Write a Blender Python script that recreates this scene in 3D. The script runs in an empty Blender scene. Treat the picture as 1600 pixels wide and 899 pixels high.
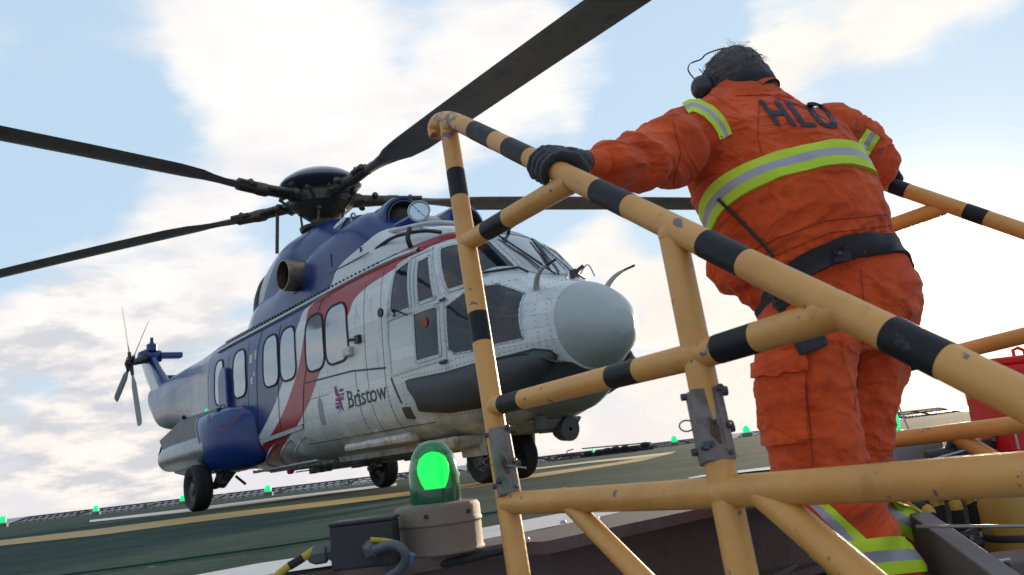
import bpy, bmesh, math, random
import numpy as np
from mathutils import Vector, Matrix, noise
from mathutils.bvhtree import BVHTree
random.seed(7)
R=math.radians
S=bpy.context.scene
COL=S.collection
# ------------------------------------------------------------------ camera
H=.2127; PITCH=.202; ROLL=.1167; FPX=1300.
fwd=Vector((0,math.cos(PITCH),math.sin(PITCH))); up0=Vector((0,-math.sin(PITCH),math.cos(PITCH))); rt0=Vector((1,0,0))
IX=math.cos(ROLL)*rt0-math.sin(ROLL)*up0; IU=math.sin(ROLL)*rt0+math.cos(ROLL)*up0
cam=bpy.data.cameras.new('camera'); co=bpy.data.objects.new('camera',cam); COL.objects.link(co)
co.matrix_world=Matrix(((IX.x,IU.x,-fwd.x,0),(IX.y,IU.y,-fwd.y,0),(IX.z,IU.z,-fwd.z,H),(0,0,0,1)))
cam.sensor_width=36; cam.lens=FPX/1600*36; cam.clip_end=60000; cam.clip_start=.05
cam.dof.use_dof=True; cam.dof.focus_distance=3.2; cam.dof.aperture_fstop=9
S.camera=co
def dirpx(a,b): return IX*((a-800)/FPX)+IU*((449.5-b)/FPX)+fwd
def at(a,b,d): return Vector((0,0,H))+dirpx(a,b)*d          # a point seen at (a,b), d metres along the view axis
def ground(a,b,z=0.):
    d=dirpx(a,b); t=(z-H)/d.z; p=d*t; return Vector((p.x,p.y,z))
# ------------------------------------------------------------------ light
SUNPX=(1478,452)
sd=dirpx(*SUNPX).normalized(); EL=math.asin(sd.z); AZ=math.atan2(sd.x,sd.y)
sun=bpy.data.lights.new('sun','SUN'); sun.energy=4.6; sun.angle=R(2.0); sun.color=(1,.80,.56)
so=bpy.data.objects.new('sun',sun); COL.objects.link(so); so.rotation_euler=(-sd).to_track_quat('-Z','Y').to_euler()
W=bpy.data.worlds.new('World'); S.world=W; W.use_nodes=True
S.view_settings.view_transform='Standard'; S.view_settings.look='None'; S.view_settings.gamma=1
S.view_settings.exposure=0.28

class NT:
    """tiny helper around a node tree"""
    def __init__(s,t): s.t=t; s.n=t.nodes; s.l=t.links
    def new(s,k,**kw):
        n=s.n.new(k)
        for a,b in kw.items(): setattr(n,a,b)
        return n
    def put(s,sock,v):
        if isinstance(v,bpy.types.NodeSocket): s.l.new(v,sock)
        elif v is not None: sock.default_value=v
    def m(s,op,a,b=None,c=None,clamp=False):
        n=s.new('ShaderNodeMath',operation=op); n.use_clamp=clamp
        s.put(n.inputs[0],a)
        if b is not None: s.put(n.inputs[1],b)
        if c is not None: s.put(n.inputs[2],c)
        return n.outputs[0]
    def vm(s,op,a,b=None):
        n=s.new('ShaderNodeVectorMath',operation=op); s.put(n.inputs[0],a)
        if b is not None: s.put(n.inputs[1],b)
        return n.outputs[1] if op in('DOT_PRODUCT','LENGTH') else n.outputs[0]
    def mix(s,f,a,b):
        n=s.new('ShaderNodeMix',data_type='RGBA'); s.put(n.inputs[0],f)
        s.put(n.inputs[6],col4(a)); s.put(n.inputs[7],col4(b)); return n.outputs[2]
    def ramp(s,x,lo,hi):
        n=s.new('ShaderNodeMapRange'); n.interpolation_type='SMOOTHSTEP'; s.put(n.inputs[0],x); s.put(n.inputs[1],lo); s.put(n.inputs[2],hi); return n.outputs[0]
    def noise(s,vec,scale,detail=4,rough=.55,dist=0.):
        n=s.new('ShaderNodeTexNoise'); s.put(n.inputs['Vector'],vec); n.inputs['Scale'].default_value=scale
        n.inputs['Detail'].default_value=detail; n.inputs['Roughness'].default_value=rough; n.inputs['Distortion'].default_value=dist; return n.outputs[0]
    def scalev(s,vec,x,y,z):
        n=s.new('ShaderNodeVectorMath',operation='MULTIPLY'); s.put(n.inputs[0],vec); n.inputs[1].default_value=(x,y,z); return n.outputs[0]
    def curve(s,x,pts):
        n=s.new('ShaderNodeFloatCurve'); c=n.mapping.curves[0]
        c.points[0].location=pts[0]; c.points[1].location=pts[-1]
        for p in pts[1:-1]: c.points.new(*p)
        for p in c.points: p.handle_type='AUTO_CLAMPED'
        n.mapping.update(); s.put(n.inputs['Value'],x); return n.outputs[0]
def col4(c): return c if isinstance(c,bpy.types.NodeSocket) or c is None else ((*c,1) if len(c)==3 else c)

# sky: Nishita plus broken cloud
w=NT(W.node_tree); w.n.clear()
sky=w.new('ShaderNodeTexSky',sky_type='NISHITA'); sky.sun_disc=False; sky.sun_elevation=EL; sky.sun_rotation=AZ; sky.air_density=1.0; sky.dust_density=.6; sky.ozone_density=1.5
tc=w.new('ShaderNodeTexCoord').outputs['Generated']
D=w.vm('NORMALIZE',tc)
sep=w.new('ShaderNodeSeparateXYZ'); w.put(sep.inputs[0],D); dz=sep.outputs[2]
# flatten towards a cloud layer: divide by height
inv=w.m('DIVIDE',1.,w.m('ADD',w.m('MAXIMUM',dz,0.),.30))
P=w.new('ShaderNodeCombineXYZ'); w.put(P.inputs[0],w.m('MULTIPLY',sep.outputs[0],inv)); w.put(P.inputs[1],w.m('MULTIPLY',sep.outputs[1],inv)); w.put(P.inputs[2],w.m('MULTIPLY',dz,3.))
n1=w.noise(P.outputs[0],1.55,9,.58,.25)
n2=w.noise(w.vm('ADD',P.outputs[0],(7.3,2.1,4.)),4.3,7,.6,.1)
cov=w.m('ADD',w.m('MULTIPLY',n1,.75),w.m('MULTIPLY',n2,.25))
blobs=[((330,0),150,.10),((480,130),190,.20),((120,-40),120,-.05),((90,270),110,-.16),((70,80),110,.03),((330,260),100,.10),((250,430),170,.16),((90,560),140,.13),((470,230),60,-.04),((300,120),40,.05),
 ((800,120),150,.16),((760,30),130,.10),((1020,230),110,-.20),((900,170),60,-.04),((1090,60),80,-.14),((820,300),120,-.22),((920,400),90,.12),((1030,470),90,.15),((1130,380),60,.12),((1290,70),140,.10),((1500,30),140,.18),((1240,100),60,.03),((1330,190),110,-.12),((1530,190),150,-.20),((1290,260),80,-.06),
 ((1560,330),90,.16),((1460,500),170,.26),((1300,600),200,.15),((700,600),260,.12),((1100,590),140,.08),((200,640),80,-.10),((180,700),110,.20),((40,690),70,.1),((330,690),90,.08),((60,640),50,-.1),((20,180),60,-.05)]
for (a,b),rad,amp in blobs:
    d=dirpx(a,b).normalized(); dt=w.vm('DOT_PRODUCT',D,tuple(d)); c0=math.cos(rad/FPX*1.15)
    cov=w.m('ADD',cov,w.m('MULTIPLY',w.ramp(dt,c0,1.),amp))
mask=w.ramp(cov,.475,.665)
thick=w.ramp(cov,.56,.86)
sdot=w.m('MAXIMUM',w.vm('DOT_PRODUCT',D,tuple(sd)),0.)
glow=w.m('POWER',sdot,16.); glow2=w.m('POWER',sdot,190.)
low=w.ramp(dz,.34,.02)
detail=w.noise(w.vm('ADD',P.outputs[0],(1.,9.,3.)),2.4,7,.62)
K=8.2
cl_lit=(K*1.10,K*1.04,K*.98); cl_sh=(K*.86,K*.84,K*.86); cl_warm=(K*1.04,K*.90,K*.80)
ccol=w.mix(w.m('MULTIPLY',w.ramp(detail,.32,.62),.9),cl_sh,cl_lit)
ccol=w.mix(w.m('MULTIPLY',low,.5),ccol,cl_warm); ccol=w.mix(w.m('MULTIPLY',glow,.42),ccol,(K*1.02,K*.86,K*.62))
# greyer banks far from the sun near the horizon
leftd=dirpx(130,700).normalized(); lg=w.ramp(w.vm('DOT_PRODUCT',D,tuple(leftd)),.955,1.)
ccol=w.mix(w.m('MULTIPLY',lg,w.m('MULTIPLY',w.ramp(n2,.60,.40),.75)),ccol,(K*.50,K*.53,K*.60))
backd=w.m('MULTIPLY',w.ramp(sep.outputs[1],.1,-.5),w.ramp(n2,.62,.38))
ccol=w.mix(w.m('MULTIPLY',backd,.8),ccol,(K*.34,K*.40,K*.52))
g=w.vm('SCALE',ccol); 
vs=g.node; w.put(vs.inputs[3],w.m('ADD',1.,w.m('ADD',0.,w.m('MULTIPLY',glow2,.5))))
bl=w.mix(.80,sky.outputs[0],(K*.60,K*.79,K*.98))
hz=w.mix(w.m('MULTIPLY',w.ramp(dz,.16,.0),.75),bl,(K*.86,K*.80,K*.80))
fin=w.mix(w.m('MULTIPLY',mask,.94),hz,g)
add=w.new('ShaderNodeMix',data_type='RGBA',blend_type='ADD'); add.inputs[0].default_value=1; w.put(add.inputs[6],fin)
gl=w.vm('SCALE',(K*.6,K*.47,K*.28)); w.put(gl.node.inputs[3],w.m('ADD',w.m('MULTIPLY',glow2,1.3),w.m('MULTIPLY',glow,.03))); w.put(add.inputs[7],gl)
bg=w.new('ShaderNodeBackground'); bg.inputs[1].default_value=.105; w.put(bg.inputs[0],add.outputs[2])
out=w.new('ShaderNodeOutputWorld'); w.l.new(bg.outputs[0],out.inputs[0])

# ------------------------------------------------------------------ materials
MATS={}
def mat(name,base,rough=.5,metal=0.,var=.12,vscale=6.,bump=0.,bscale=60.,coat=0.,fn=None,emit=None,estr=0.,trans=0.,spec=.5,alpha=None,dirt=None,sheen=0.):
    if name in MATS: return MATS[name]
    m=bpy.data.materials.new(name); m.use_nodes=True; t=NT(m.node_tree); b=t.n['Principled BSDF']
    oc=t.new('ShaderNodeTexCoord').outputs['Object']
    c=None
    if fn: c=fn(t,oc)
    nz=t.noise(oc,vscale,6,.6)
    k=t.m('ADD',1-var,t.m('MULTIPLY',nz,2*var))
    s=t.vm('SCALE',c if c is not None else tuple(base[:3])); t.put(s.node.inputs[3],k)
    cc=s
    if dirt:
        dcol,lo,hi,ds,amt=dirt
        cc=t.mix(t.m('MULTIPLY',t.ramp(t.noise(oc,ds,8,.68),lo,hi),amt),cc,dcol)
    t.put(b.inputs['Base Color'],cc); b.inputs['Metallic'].default_value=metal
    r=t.m('ADD',rough-.08,t.m('MULTIPLY',nz,.16),clamp=True); t.put(b.inputs['Roughness'],r)
    b.inputs['Coat Weight'].default_value=coat; b.inputs['Coat Roughness'].default_value=.08
    b.inputs['Specular IOR Level'].default_value=spec
    if sheen: b.inputs['Sheen Weight'].default_value=sheen
    if trans: b.inputs['Transmission Weight'].default_value=trans
    if emit: b.inputs['Emission Color'].default_value=(*emit,1); b.inputs['Emission Strength'].default_value=estr
    if bump:
        bp=t.new('ShaderNodeBump'); bp.inputs['Distance'].default_value=bump; t.put(bp.inputs['Height'],t.noise(oc,bscale,5,.6)); t.put(b.inputs['Normal'],bp.outputs[0])
    MATS[name]=m; return m
def railfn(t,oc):
    c=t.mix(t.ramp(t.noise(oc,3.,6,.65),.4,.7),(.62,.30,.075),(.52,.23,.045))
    c=t.mix(t.m('MULTIPLY',t.ramp(t.noise(t.scalev(oc,1.,1.,.35),22.,7,.7),.56,.75),.45),c,(.30,.13,.045))
    c=t.mix(t.m('MULTIPLY',t.ramp(t.noise(oc,19.,3,.5),.675,.69),.9),c,(.10,.09,.11))
    c=t.mix(t.m('MULTIPLY',t.ramp(t.noise(t.vm('ADD',oc,(3.,5.,1.)),48.,4,.6),.685,.70),.9),c,(.13,.09,.08)); return c
def glassfn(t,oc): return t.mix(t.ramp(t.noise(oc,2.6,5,.6),.50,.68),(.004,.008,.016),(.060,.032,.020))  # warm mottle stands in for reflections and the interior seen in the panes
def cmp(t,a,b): # a<b  crisp
    return t.m('LESS_THAN',a,b)
WHITE=(.62,.65,.65); BLUE=(.004,.026,.15); RED=(.33,.003,.012)
SF=[(.45,6.3),(.58,6.1),(1.02,4.92),(1.58,4.19),(2.04,3.49),(2.19,3.33),(2.26,3.06),(2.33,2.5),(2.42,2.14),(2.5,1.8),(2.58,1.45),(2.8,1.2)]
SA=[(.45,7.3),(.64,6.88),(.95,5.85),(1.445,5.1),(2.045,4.69),(2.36,4.62),(2.42,4.1),(2.47,3.5),(2.56,2.6),(2.62,2.2),(2.8,1.9)]
SB=[(.45,7.7),(.64,7.2),(.99,6.23),(1.495,5.46),(2.24,4.86),(2.36,4.76),(2.42,4.2),(2.47,3.6),(2.56,2.7),(2.62,2.3),(2.8,2.0)]
def nz_(pts): return [((z-.4)/2.4,s/10) for z,s in pts]
def livery(t,oc):
    sp=t.new('ShaderNodeSeparateXYZ'); t.put(sp.inputs[0],oc)
    s=t.m('MULTIPLY',sp.outputs[0],-1.); z=sp.outputs[2]; zn=t.m('DIVIDE',t.m('SUBTRACT',z,.4),2.4)
    f=t.m('MULTIPLY',t.curve(zn,nz_(SF)),10.); a=t.m('MULTIPLY',t.curve(zn,nz_(SA)),10.); b=t.m('MULTIPLY',t.curve(zn,nz_(SB)),10.)
    c=t.mix(cmp(t,s,b),BLUE,(.66,.68,.70)); c=t.mix(cmp(t,s,a),c,RED); c=t.mix(cmp(t,s,f),c,WHITE)
    top=t.m('MULTIPLY',t.m('GREATER_THAN',z,2.49),t.m('LESS_THAN',s,3.5)); c=t.mix(t.m('MULTIPLY',top,t.m('GREATER_THAN',t.m('SUBTRACT',s,b),0.)),c,WHITE)
    # lower aft boom: grey green reflection put into the underside colour
    low=t.m('MULTIPLY',t.m('GREATER_THAN',s,8.6),t.m('LESS_THAN',z,2.02)); c=t.mix(low,c,(.07,.095,.11))
    sn=t.new('ShaderNodeVectorMath',operation='SNAP'); t.put(sn.inputs[0],t.vm('ADD',oc,(.13,.21,.04))); sn.inputs[1].default_value=(.62,5.,.125)
    wn=t.new('ShaderNodeTexWhiteNoise'); t.put(wn.inputs[0],sn.outputs[0]); c=t.vm('SCALE',c); t.put(c.node.inputs[3],t.m('SUBTRACT',1.,t.m('MULTIPLY',wn.outputs[0],.16)))
    fz=t.m('FRACT',t.m('DIVIDE',t.m('ADD',z,.04),.125)); ln=t.m('MULTIPLY',t.m('LESS_THAN',fz,.045),t.m('GREATER_THAN',z,.9)); c=t.mix(t.m('MULTIPLY',ln,.30),c,(.12,.12,.12))
    # grime streaks running down and exhaust haze below the doors
    gr=t.ramp(t.noise(t.scalev(oc,2.5,2.5,.8),4.,8,.7),.52,.78)
    c=t.mix(t.m('MULTIPLY',gr,.55),c,(.17,.15,.125))
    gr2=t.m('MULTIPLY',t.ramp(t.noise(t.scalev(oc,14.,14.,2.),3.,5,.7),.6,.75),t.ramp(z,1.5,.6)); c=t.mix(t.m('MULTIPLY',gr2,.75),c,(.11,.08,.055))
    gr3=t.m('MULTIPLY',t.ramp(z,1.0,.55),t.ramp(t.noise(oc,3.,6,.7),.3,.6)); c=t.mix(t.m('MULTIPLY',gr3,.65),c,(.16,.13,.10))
    return c
M_body=mat('aircraft_paint',WHITE,.30,0,.05,2.,.0012,5.,.15,fn=livery,spec=.32)
def cowlfn(t,oc):
    sp=t.new('ShaderNodeSeparateXYZ'); t.put(sp.inputs[0],oc); s=t.m('MULTIPLY',sp.outputs[0],-1.); z=sp.outputs[2]
    ed=t.curve(t.m('DIVIDE',t.m('SUBTRACT',z,2.2),1.3),[(0,.42),(.15,.42),(.25,.405),(.38,.38),(.46,.325),(.52,.30),(.60,.27),(1,.22)])
    c=t.mix(cmp(t,s,t.m('MULTIPLY',ed,10.)),BLUE,WHITE)
    aft=t.m('GREATER_THAN',t.m('ADD',s,t.m('MULTIPLY',z,.9)),9.45); c=t.mix(aft,c,(.36,.38,.38))
    gr=t.ramp(t.noise(oc,5.,8,.7),.5,.8); c=t.mix(t.m('MULTIPLY',gr,.35),c,(.13,.12,.12)); return c
M_cowl=mat('cowling_paint',BLUE,.28,0,.06,3.,.0012,6.,.1,fn=cowlfn,spec=.35)
M_white=mat('white_metal',(.52,.51,.47),.45,0,.12,dirt=((.17,.14,.11),.42,.68,7.,.75))
M_frame=mat('window_frame',(.48,.51,.52),.4,0,.15,30.,dirt=((.2,.2,.2),.5,.7,25.,.5))
M_blue=mat('blue_paint',(.005,.028,.15),.28,0,.1,3.,coat=.1)
M_navy=mat('navy_paint',(.006,.018,.045),.35,0,.1,3.,dirt=((.05,.06,.07),.5,.8,4.,.4),spec=.35)
M_glass=mat('dark_glass',(.006,.008,.012),.07,0,.3,2.,.004,2.2,spec=.6,fn=glassfn)
M_cabin=mat('cabin_glass',(.20,.23,.27),.05,0,.35,2.,.004,2.,spec=1.,coat=1.)
M_rub=mat('black_rubber',(.018,.018,.019),.7,0,.25,30.,.002,90.,spec=.3)
M_black=mat('black_metal',(.02,.02,.022),.45,.3,.2)
M_float=mat('float_cover',(.055,.058,.062),.75,0,.2,5.,.006,14.)
M_dgrey=mat('dark_grey_metal',(.07,.07,.072),.5,.4,.2,20.)
M_rotor=mat('rotor_metal',(.085,.072,.060),.5,.5,.35,25.,dirt=((.03,.025,.02),.45,.7,18.,.8))
M_blade=mat('blade_paint',(.19,.165,.145),.55,0,.22,2.5,dirt=((.09,.078,.07),.45,.7,5.,.7))
M_steel=mat('bare_steel',(.34,.34,.34),.38,.7,.25,9.,.002,12.,dirt=((.16,.14,.12),.5,.72,7.,.5))
M_burnt=mat('burnt_steel',(.30,.23,.17),.36,.85,.3,7.,dirt=((.10,.07,.06),.4,.7,6.,.7))
M_red=mat('red_paint',(.55,.008,.010),.5,0,.1,3.,spec=.3)
M_gloss=mat('dome_paint',(.045,.04,.075),.22,0,.1,3.,coat=.6)
M_yel=mat('yellow_pipe_paint',(.60,.285,.068),.45,0,.13,7.,.0015,45.,fn=railfn)
M_band=mat('black_band',(.010,.010,.013),.5,0,.2,20.,.001,60.,spec=.25,dirt=((.08,.08,.10),.6,.7,30.,.5))
M_galv=mat('galvanised_steel',(.19,.155,.145),.6,.1,.3,18.,.003,40.,dirt=((.08,.045,.03),.5,.66,14.,.8))
M_orange=None
M_lime=mat('lime_tape',(.50,.66,.02),.6,0,.06,20.,.0008,400.)
M_silver=mat('silver_tape',(.36,.34,.38),.4,.1,.08,20.,.0008,400.)
M_glove=mat('black_glove',(.013,.013,.016),.8,0,.3,60.,.002,180.,sheen=.15)
M_leather=mat('belt_leather',(.028,.026,.03),.6,0,.2,30.,.001,90.)
M_navyprint=mat('navy_print',(.022,.024,.055),.7,0,.15,60.)
M_skin=mat('skin',(.45,.24,.17),.55,0,.08)
M_hair=mat('grey_hair',(.055,.046,.042),.6,0,.5,35.,.004,120.)
M_tan=mat('tan_lamp_paint',(.175,.130,.100),.62,0,.10,20.,.002,300.)
M_box=mat('junction_box_paint',(.022,.022,.026),.62,0,.2,20.,.002,120.)
M_conduit=mat('conduit_grey',(.075,.08,.095),.5,0,.15)
M_ycable=mat('yellow_cable',(.42,.28,.02),.5,0,.2,30.)
M_greenglass=mat('green_glass',(.004,.10,.06),.12,0,.1,3.,spec=.8,coat=.8)
M_greenlit=mat('green_lit_lens',(0,.6,.15),.4,emit=(.0,1.,.12),estr=1.05)
M_greenfar=mat('green_lamp_lit',(0,.45,.15),.4,emit=(.0,.85,.25),estr=.75)
M_coam=mat('coaming_steel',(.115,.078,.07),.6,.1,.25,7.,.003,50.,dirt=((.05,.035,.03),.5,.7,5.,.7))
M_dark=mat('dark_steel',(.03,.026,.026),.6,.2,.3,8.)
M_net=mat('net_steel',(.03,.027,.03),.6,.4,.2)
def deckfn(t,oc):
    c=t.mix(t.ramp(t.noise(oc,.9,6,.6),.35,.68),(.030,.056,.044),(.060,.086,.070))
    c=t.mix(t.m('MULTIPLY',t.ramp(t.noise(t.scalev(oc,6.,1.2,1.),1.6,7,.7),.6,.8),.35),c,(.085,.10,.085))
    wv=t.noise(t.scalev(oc,.35,2.2,1.),1.4,5,.6,1.5); c=t.mix(t.m('MULTIPLY',t.ramp(t.m('ABSOLUTE',t.m('SUBTRACT',wv,.5)),.030,.005),.28),c,(.014,.016,.016))
    c=t.mix(t.m('MULTIPLY',t.ramp(t.noise(oc,26.,4,.8),.50,.66),.35),c,(.10,.12,.10))
    v=t.new('ShaderNodeTexVoronoi'); v.inputs['Scale'].default_value=2.6; t.put(v.inputs['Vector'],oc)
    c=t.mix(t.m('LESS_THAN',v.outputs[0],.035),c,(.4,.4,.38))
    return c
M_deck=mat('green_deck_paint',(.07,.09,.08),.92,0,.35,55.,.006,130.,fn=deckfn,spec=.04)
M_linew=mat('white_line_paint',(.55,.54,.52),.65,0,.12,20.,.002,130.,dirt=((.12,.14,.12),.55,.8,2.5,.6))
M_liney=mat('yellow_line_paint',(.42,.26,.07),.65,0,.15,20.,.002,130.,dirt=((.10,.12,.09),.55,.8,1.8,.6))
M_linec=mat('cream_line_paint',(.60,.45,.27),.65,0,.12,20.,.002,130.,dirt=((.12,.12,.09),.6,.8,1.8,.5))
def seafn(t,oc): return t.mix(t.ramp(t.noise(oc,.004,5,.6),.4,.7),(.10,.12,.18),(.16,.17,.22))
M_sea=mat('sea_water',(.1,.1,.15),.45,0,.1,.01,.6,.15,fn=seafn)
def suitfn(t,oc):
    c=t.mix(t.ramp(t.noise(oc,7.,6,.6),.35,.7),(.52,.058,.012),(.68,.092,.018))
    c=t.mix(t.m('MULTIPLY',t.ramp(t.noise(oc,9.,8,.72),.54,.74),.5),c,(.20,.032,.012)); return c
M_suit=mat('orange_coverall',(.5,.08,.02),.82,0,.10,60.,0,38.,fn=suitfn,spec=.15,sheen=.12)
_t=NT(M_suit.node_tree); _oc=_t.new('ShaderNodeTexCoord').outputs['Object']
def _ridge(v,sc,p_,d=1.2): 
    n_=_t.noise(v,sc,3,.5,d); return _t.m('POWER',_t.m('SUBTRACT',1.,_t.m('ABSOLUTE',_t.m('MULTIPLY',_t.m('SUBTRACT',n_,.5),5.)),clamp=True),p_)
_h=_t.m('ADD',_t.m('MULTIPLY',_ridge(_t.scalev(_oc,1.,1.,1.6),3.6,2.),.019),_t.m('ADD',_t.m('MULTIPLY',_t.m('MULTIPLY',_ridge(_t.vm('ADD',_oc,(3.,1.,2.)),11.,2.),_t.ramp(_t.noise(_oc,3.,2,.5),.45,.68)),.0035),_t.m('MULTIPLY',_t.noise(_oc,420.,2,.5),.0005)))
_b=_t.new('ShaderNodeBump'); _b.inputs['Distance'].default_value=1.; _b.inputs['Strength'].default_value=.55; _t.put(_b.inputs['Height'],_h); _t.put(_t.n['Principled BSDF'].inputs['Normal'],_b.outputs[0])

# ------------------------------------------------------------------ object helpers
def tag(o,label=None,cat=None,group=None,kind=None):
    if label: o['label']=label
    if cat: o['category']=cat
    if group: o['group']=group
    if kind: o['kind']=kind
    return o
def empty(name,loc=(0,0,0),rz=0.):
    o=bpy.data.objects.new(name,None); COL.objects.link(o); o.location=loc; o.rotation_euler=(0,0,rz); o.empty_display_size=.1; return o
class MB:
    def __init__(s): s.v=[]; s.f=[]; s.mi=[]
    def add(s,vs,fs,mi=0):
        b=len(s.v); s.v+= [tuple(x) for x in vs]; s.f+=[tuple(i+b for i in f) for f in fs]; s.mi+=[mi]*len(fs); return s
    def loft(s,rings,cap=True,mi=0,closed=True):
        n=len(rings[0]); vs=[p for r in rings for p in r]; fs=[]; q=n if closed else n-1
        for i in range(len(rings)-1):
            for j in range(q):
                k=(j+1)%n; fs.append((i*n+j,i*n+k,(i+1)*n+k,(i+1)*n+j))
        if cap: fs.append(tuple(range(n))[::-1]); fs.append(tuple((len(rings)-1)*n+j for j in range(n)))
        return s.add(vs,fs,mi)
    def tube(s,pts,rad,n=12,mi=0,cap=True,mis=None):
        pts=[Vector(p) for p in pts]; m=len(pts)
        if not hasattr(rad,'__len__'): rad=[rad]*m
        rings=[]; u=None
        for i in range(m):
            d=(pts[min(i+1,m-1)]-pts[max(i-1,0)]).normalized()
            if u is None: u=d.orthogonal().normalized()
            else: u=(u-d*u.dot(d)).normalized()
            v=d.cross(u)
            rings.append([pts[i]+(u*math.cos(2*math.pi*k/n)+v*math.sin(2*math.pi*k/n))*rad[i] for k in range(n)])
        if mis is None: return s.loft(rings,cap,mi)
        for i in range(m-1): s.loft(rings[i:i+2],cap and i in(0,m-2),mis[i])
        return s
    def box(s,c,size,mtx=None,mi=0,taper=1.):
        x,y,z=[k/2 for k in size]; vs=[]
        for sz in(-1,1):
            k=taper if sz>0 else 1
            for sx,sy in((-1,-1),(1,-1),(1,1),(-1,1)): vs.append(Vector((sx*x*k,sy*y*k,sz*z)))
        if mtx is not None: vs=[mtx@v for v in vs]
        vs=[v+Vector(c) for v in vs]
        return s.add(vs,[(3,2,1,0),(4,5,6,7),(0,1,5,4),(1,2,6,5),(2,3,7,6),(3,0,4,7)],mi)
    def lathe(s,prof,c=(0,0,0),axis=(0,0,1),n=32,mi=0,cap=False):
        ax=Vector(axis).normalized(); u=ax.orthogonal().normalized(); v=ax.cross(u); c=Vector(c)
        return s.loft([[c+ax*h+(u*math.cos(2*math.pi*k/n)+v*math.sin(2*math.pi*k/n))*r for k in range(n)] for r,h in prof],cap,mi)
    def ball(s,c,r,n=12,mi=0,sc=(1,1,1),mtx=None):
        rings=[]
        for i in range(1,n):
            a=math.pi*i/n; ring=[]
            for k in range(2*n):
                b=math.pi*k/n; p=Vector((math.sin(a)*math.cos(b)*r*sc[0],math.sin(a)*math.sin(b)*r*sc[1],math.cos(a)*r*sc[2]))
                if mtx is not None: p=mtx@p
                ring.append(p+Vector(c))
            rings.append(ring)
        return s.loft(rings,True,mi)
    def build(s,name,mats,parent=None,smooth=True,ang=40,bevel=0.,loc=None):
        me=bpy.data.meshes.new(name); me.from_pydata(s.v,[],s.f)
        for m in (mats if isinstance(mats,(list,tuple)) else [mats]): me.materials.append(m)
        me.polygons.foreach_set('material_index',s.mi); me.validate()
        bm=bmesh.new(); bm.from_mesh(me); bmesh.ops.recalc_face_normals(bm,faces=bm.faces)
        if bevel: bmesh.ops.bevel(bm,geom=[e for e in bm.edges if len(e.link_faces)==2 and e.calc_face_angle(0)>R(35)],offset=bevel,segments=2,affect='EDGES',profile=.5)
        bm.to_mesh(me); bm.free()
        if smooth: me.shade_smooth(); me.set_sharp_from_angle(angle=R(ang))
        o=bpy.data.objects.new(name,me); COL.objects.link(o)
        if parent: o.parent=parent
        return o
def frame_from(d,upv=(0,0,1)):
    z=Vector(d).normalized(); x=Vector(upv).cross(z)
    if x.length<1e-4: x=z.orthogonal()
    x.normalize(); y=z.cross(x); return Matrix((x,y,z)).transposed()
def bez(p0,p1,p2,n=8):
    p0,p1,p2=map(Vector,(p0,p1,p2)); return [(1-t)**2*p0+2*t*(1-t)*p1+t*t*p2 for t in [i/n for i in range(n+1)]]
def smoothpath(pts,n=6):
    pts=[Vector(p) for p in pts]; out=[]
    for i in range(len(pts)-1):
        p0=pts[max(i-1,0)];p1=pts[i];p2=pts[i+1];p3=pts[min(i+2,len(pts)-1)]
        for k in range(n):
            t=k/n; out.append(.5*((2*p1)+(-p0+p2)*t+(2*p0-5*p1+4*p2-p3)*t*t+(-p0+3*p1-3*p2+p3)*t**3))
    out.append(pts[-1]); return out
def copy_tree(o,parent=None):
    c=o.copy(); COL.objects.link(c)
    if parent: c.parent=parent
    for ch in list(o.children): copy_tree(ch,c)
    return c

# ------------------------------------------------------------------ setting: sea, deck, markings
MB().add([(-40000,-300,-24),(40000,-300,-24),(40000,40000,-24),(-40000,40000,-24)],[(0,1,2,3)]).build('sea',M_sea,smooth=False)['kind']='structure'
NEAR=[(250,925),(440,899),(531,884),(640,874),(789,848),(853,838),(1117,788),(1240,766),(1420,728),(1600,690)]
FAR=[(1700,622),(1530,640),(1420,654),(1300,668),(1168,682),(1056,696),(927,713),(860,721),(760,732),(600,752),(285,788),(0,821),(-140,838)]
pn=[ground(*p) for p in NEAR]
pf=[ground(*p) for p in FAR]
# continue the deck left of the frame and close it
d0=(pn[0]-pn[1]).normalized(); pn=[pn[0]+d0*12,pn[0]+d0*3]+pn
outline=pn+[Vector((pn[-1].x+6,pn[-1].y+1.5,0)),Vector((22,8,0))]+pf+[Vector((-22,16,0))]
def slab(name,pts,z0,z1,m,parent=None,**k):
    n=len(pts); vs=[(p.x,p.y,z1) for p in pts]+[(p.x,p.y,z0) for p in pts]
    return MB().add(vs,[tuple(range(n)),tuple(range(2*n-1,n-1,-1))]+[(i,(i+1)%n,n+(i+1)%n,n+i) for i in range(n)]).build(name,m,parent,smooth=False,**k)
slab('helideck',outline,-.35,0,M_deck)['kind']='structure'
def marking(name,px,m,z):
    pts=[ground(a,b,z) for a,b in px]; n=len(pts)
    o=MB().add(pts,[tuple(range(n))]).build(name,m,smooth=False); o['kind']='structure'; return o
marking('edge_line',[(240,911),(400,881),(560,857),(759,824),(883,801),(960,789),(1074,762),(1120,757),(1240,741),(1240,747),(1110,768),(966,801),(898,816),(759,843),(640,866),(531,882),(400,901),(230,935)],M_linew,.004)
marking('touchdown_line',[(-60,853),(0,844.5),(150,827),(300,807.5),(450,790),(635,768.5),(740,755),(860,737),(960,723),(1057,705),(1050,709),(1000,721),(930,732),(860,743),(740,762),(635,775.5),(450,798),(300,817),(150,837),(0,853),(-60,861)],M_liney,.004)
marking('outer_line',[(140,813),(285,796),(420,779),(500,769.5),(620,755),(620,759),(500,773.5),(420,784),(285,801),(140,816)],M_linew,.006)
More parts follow.
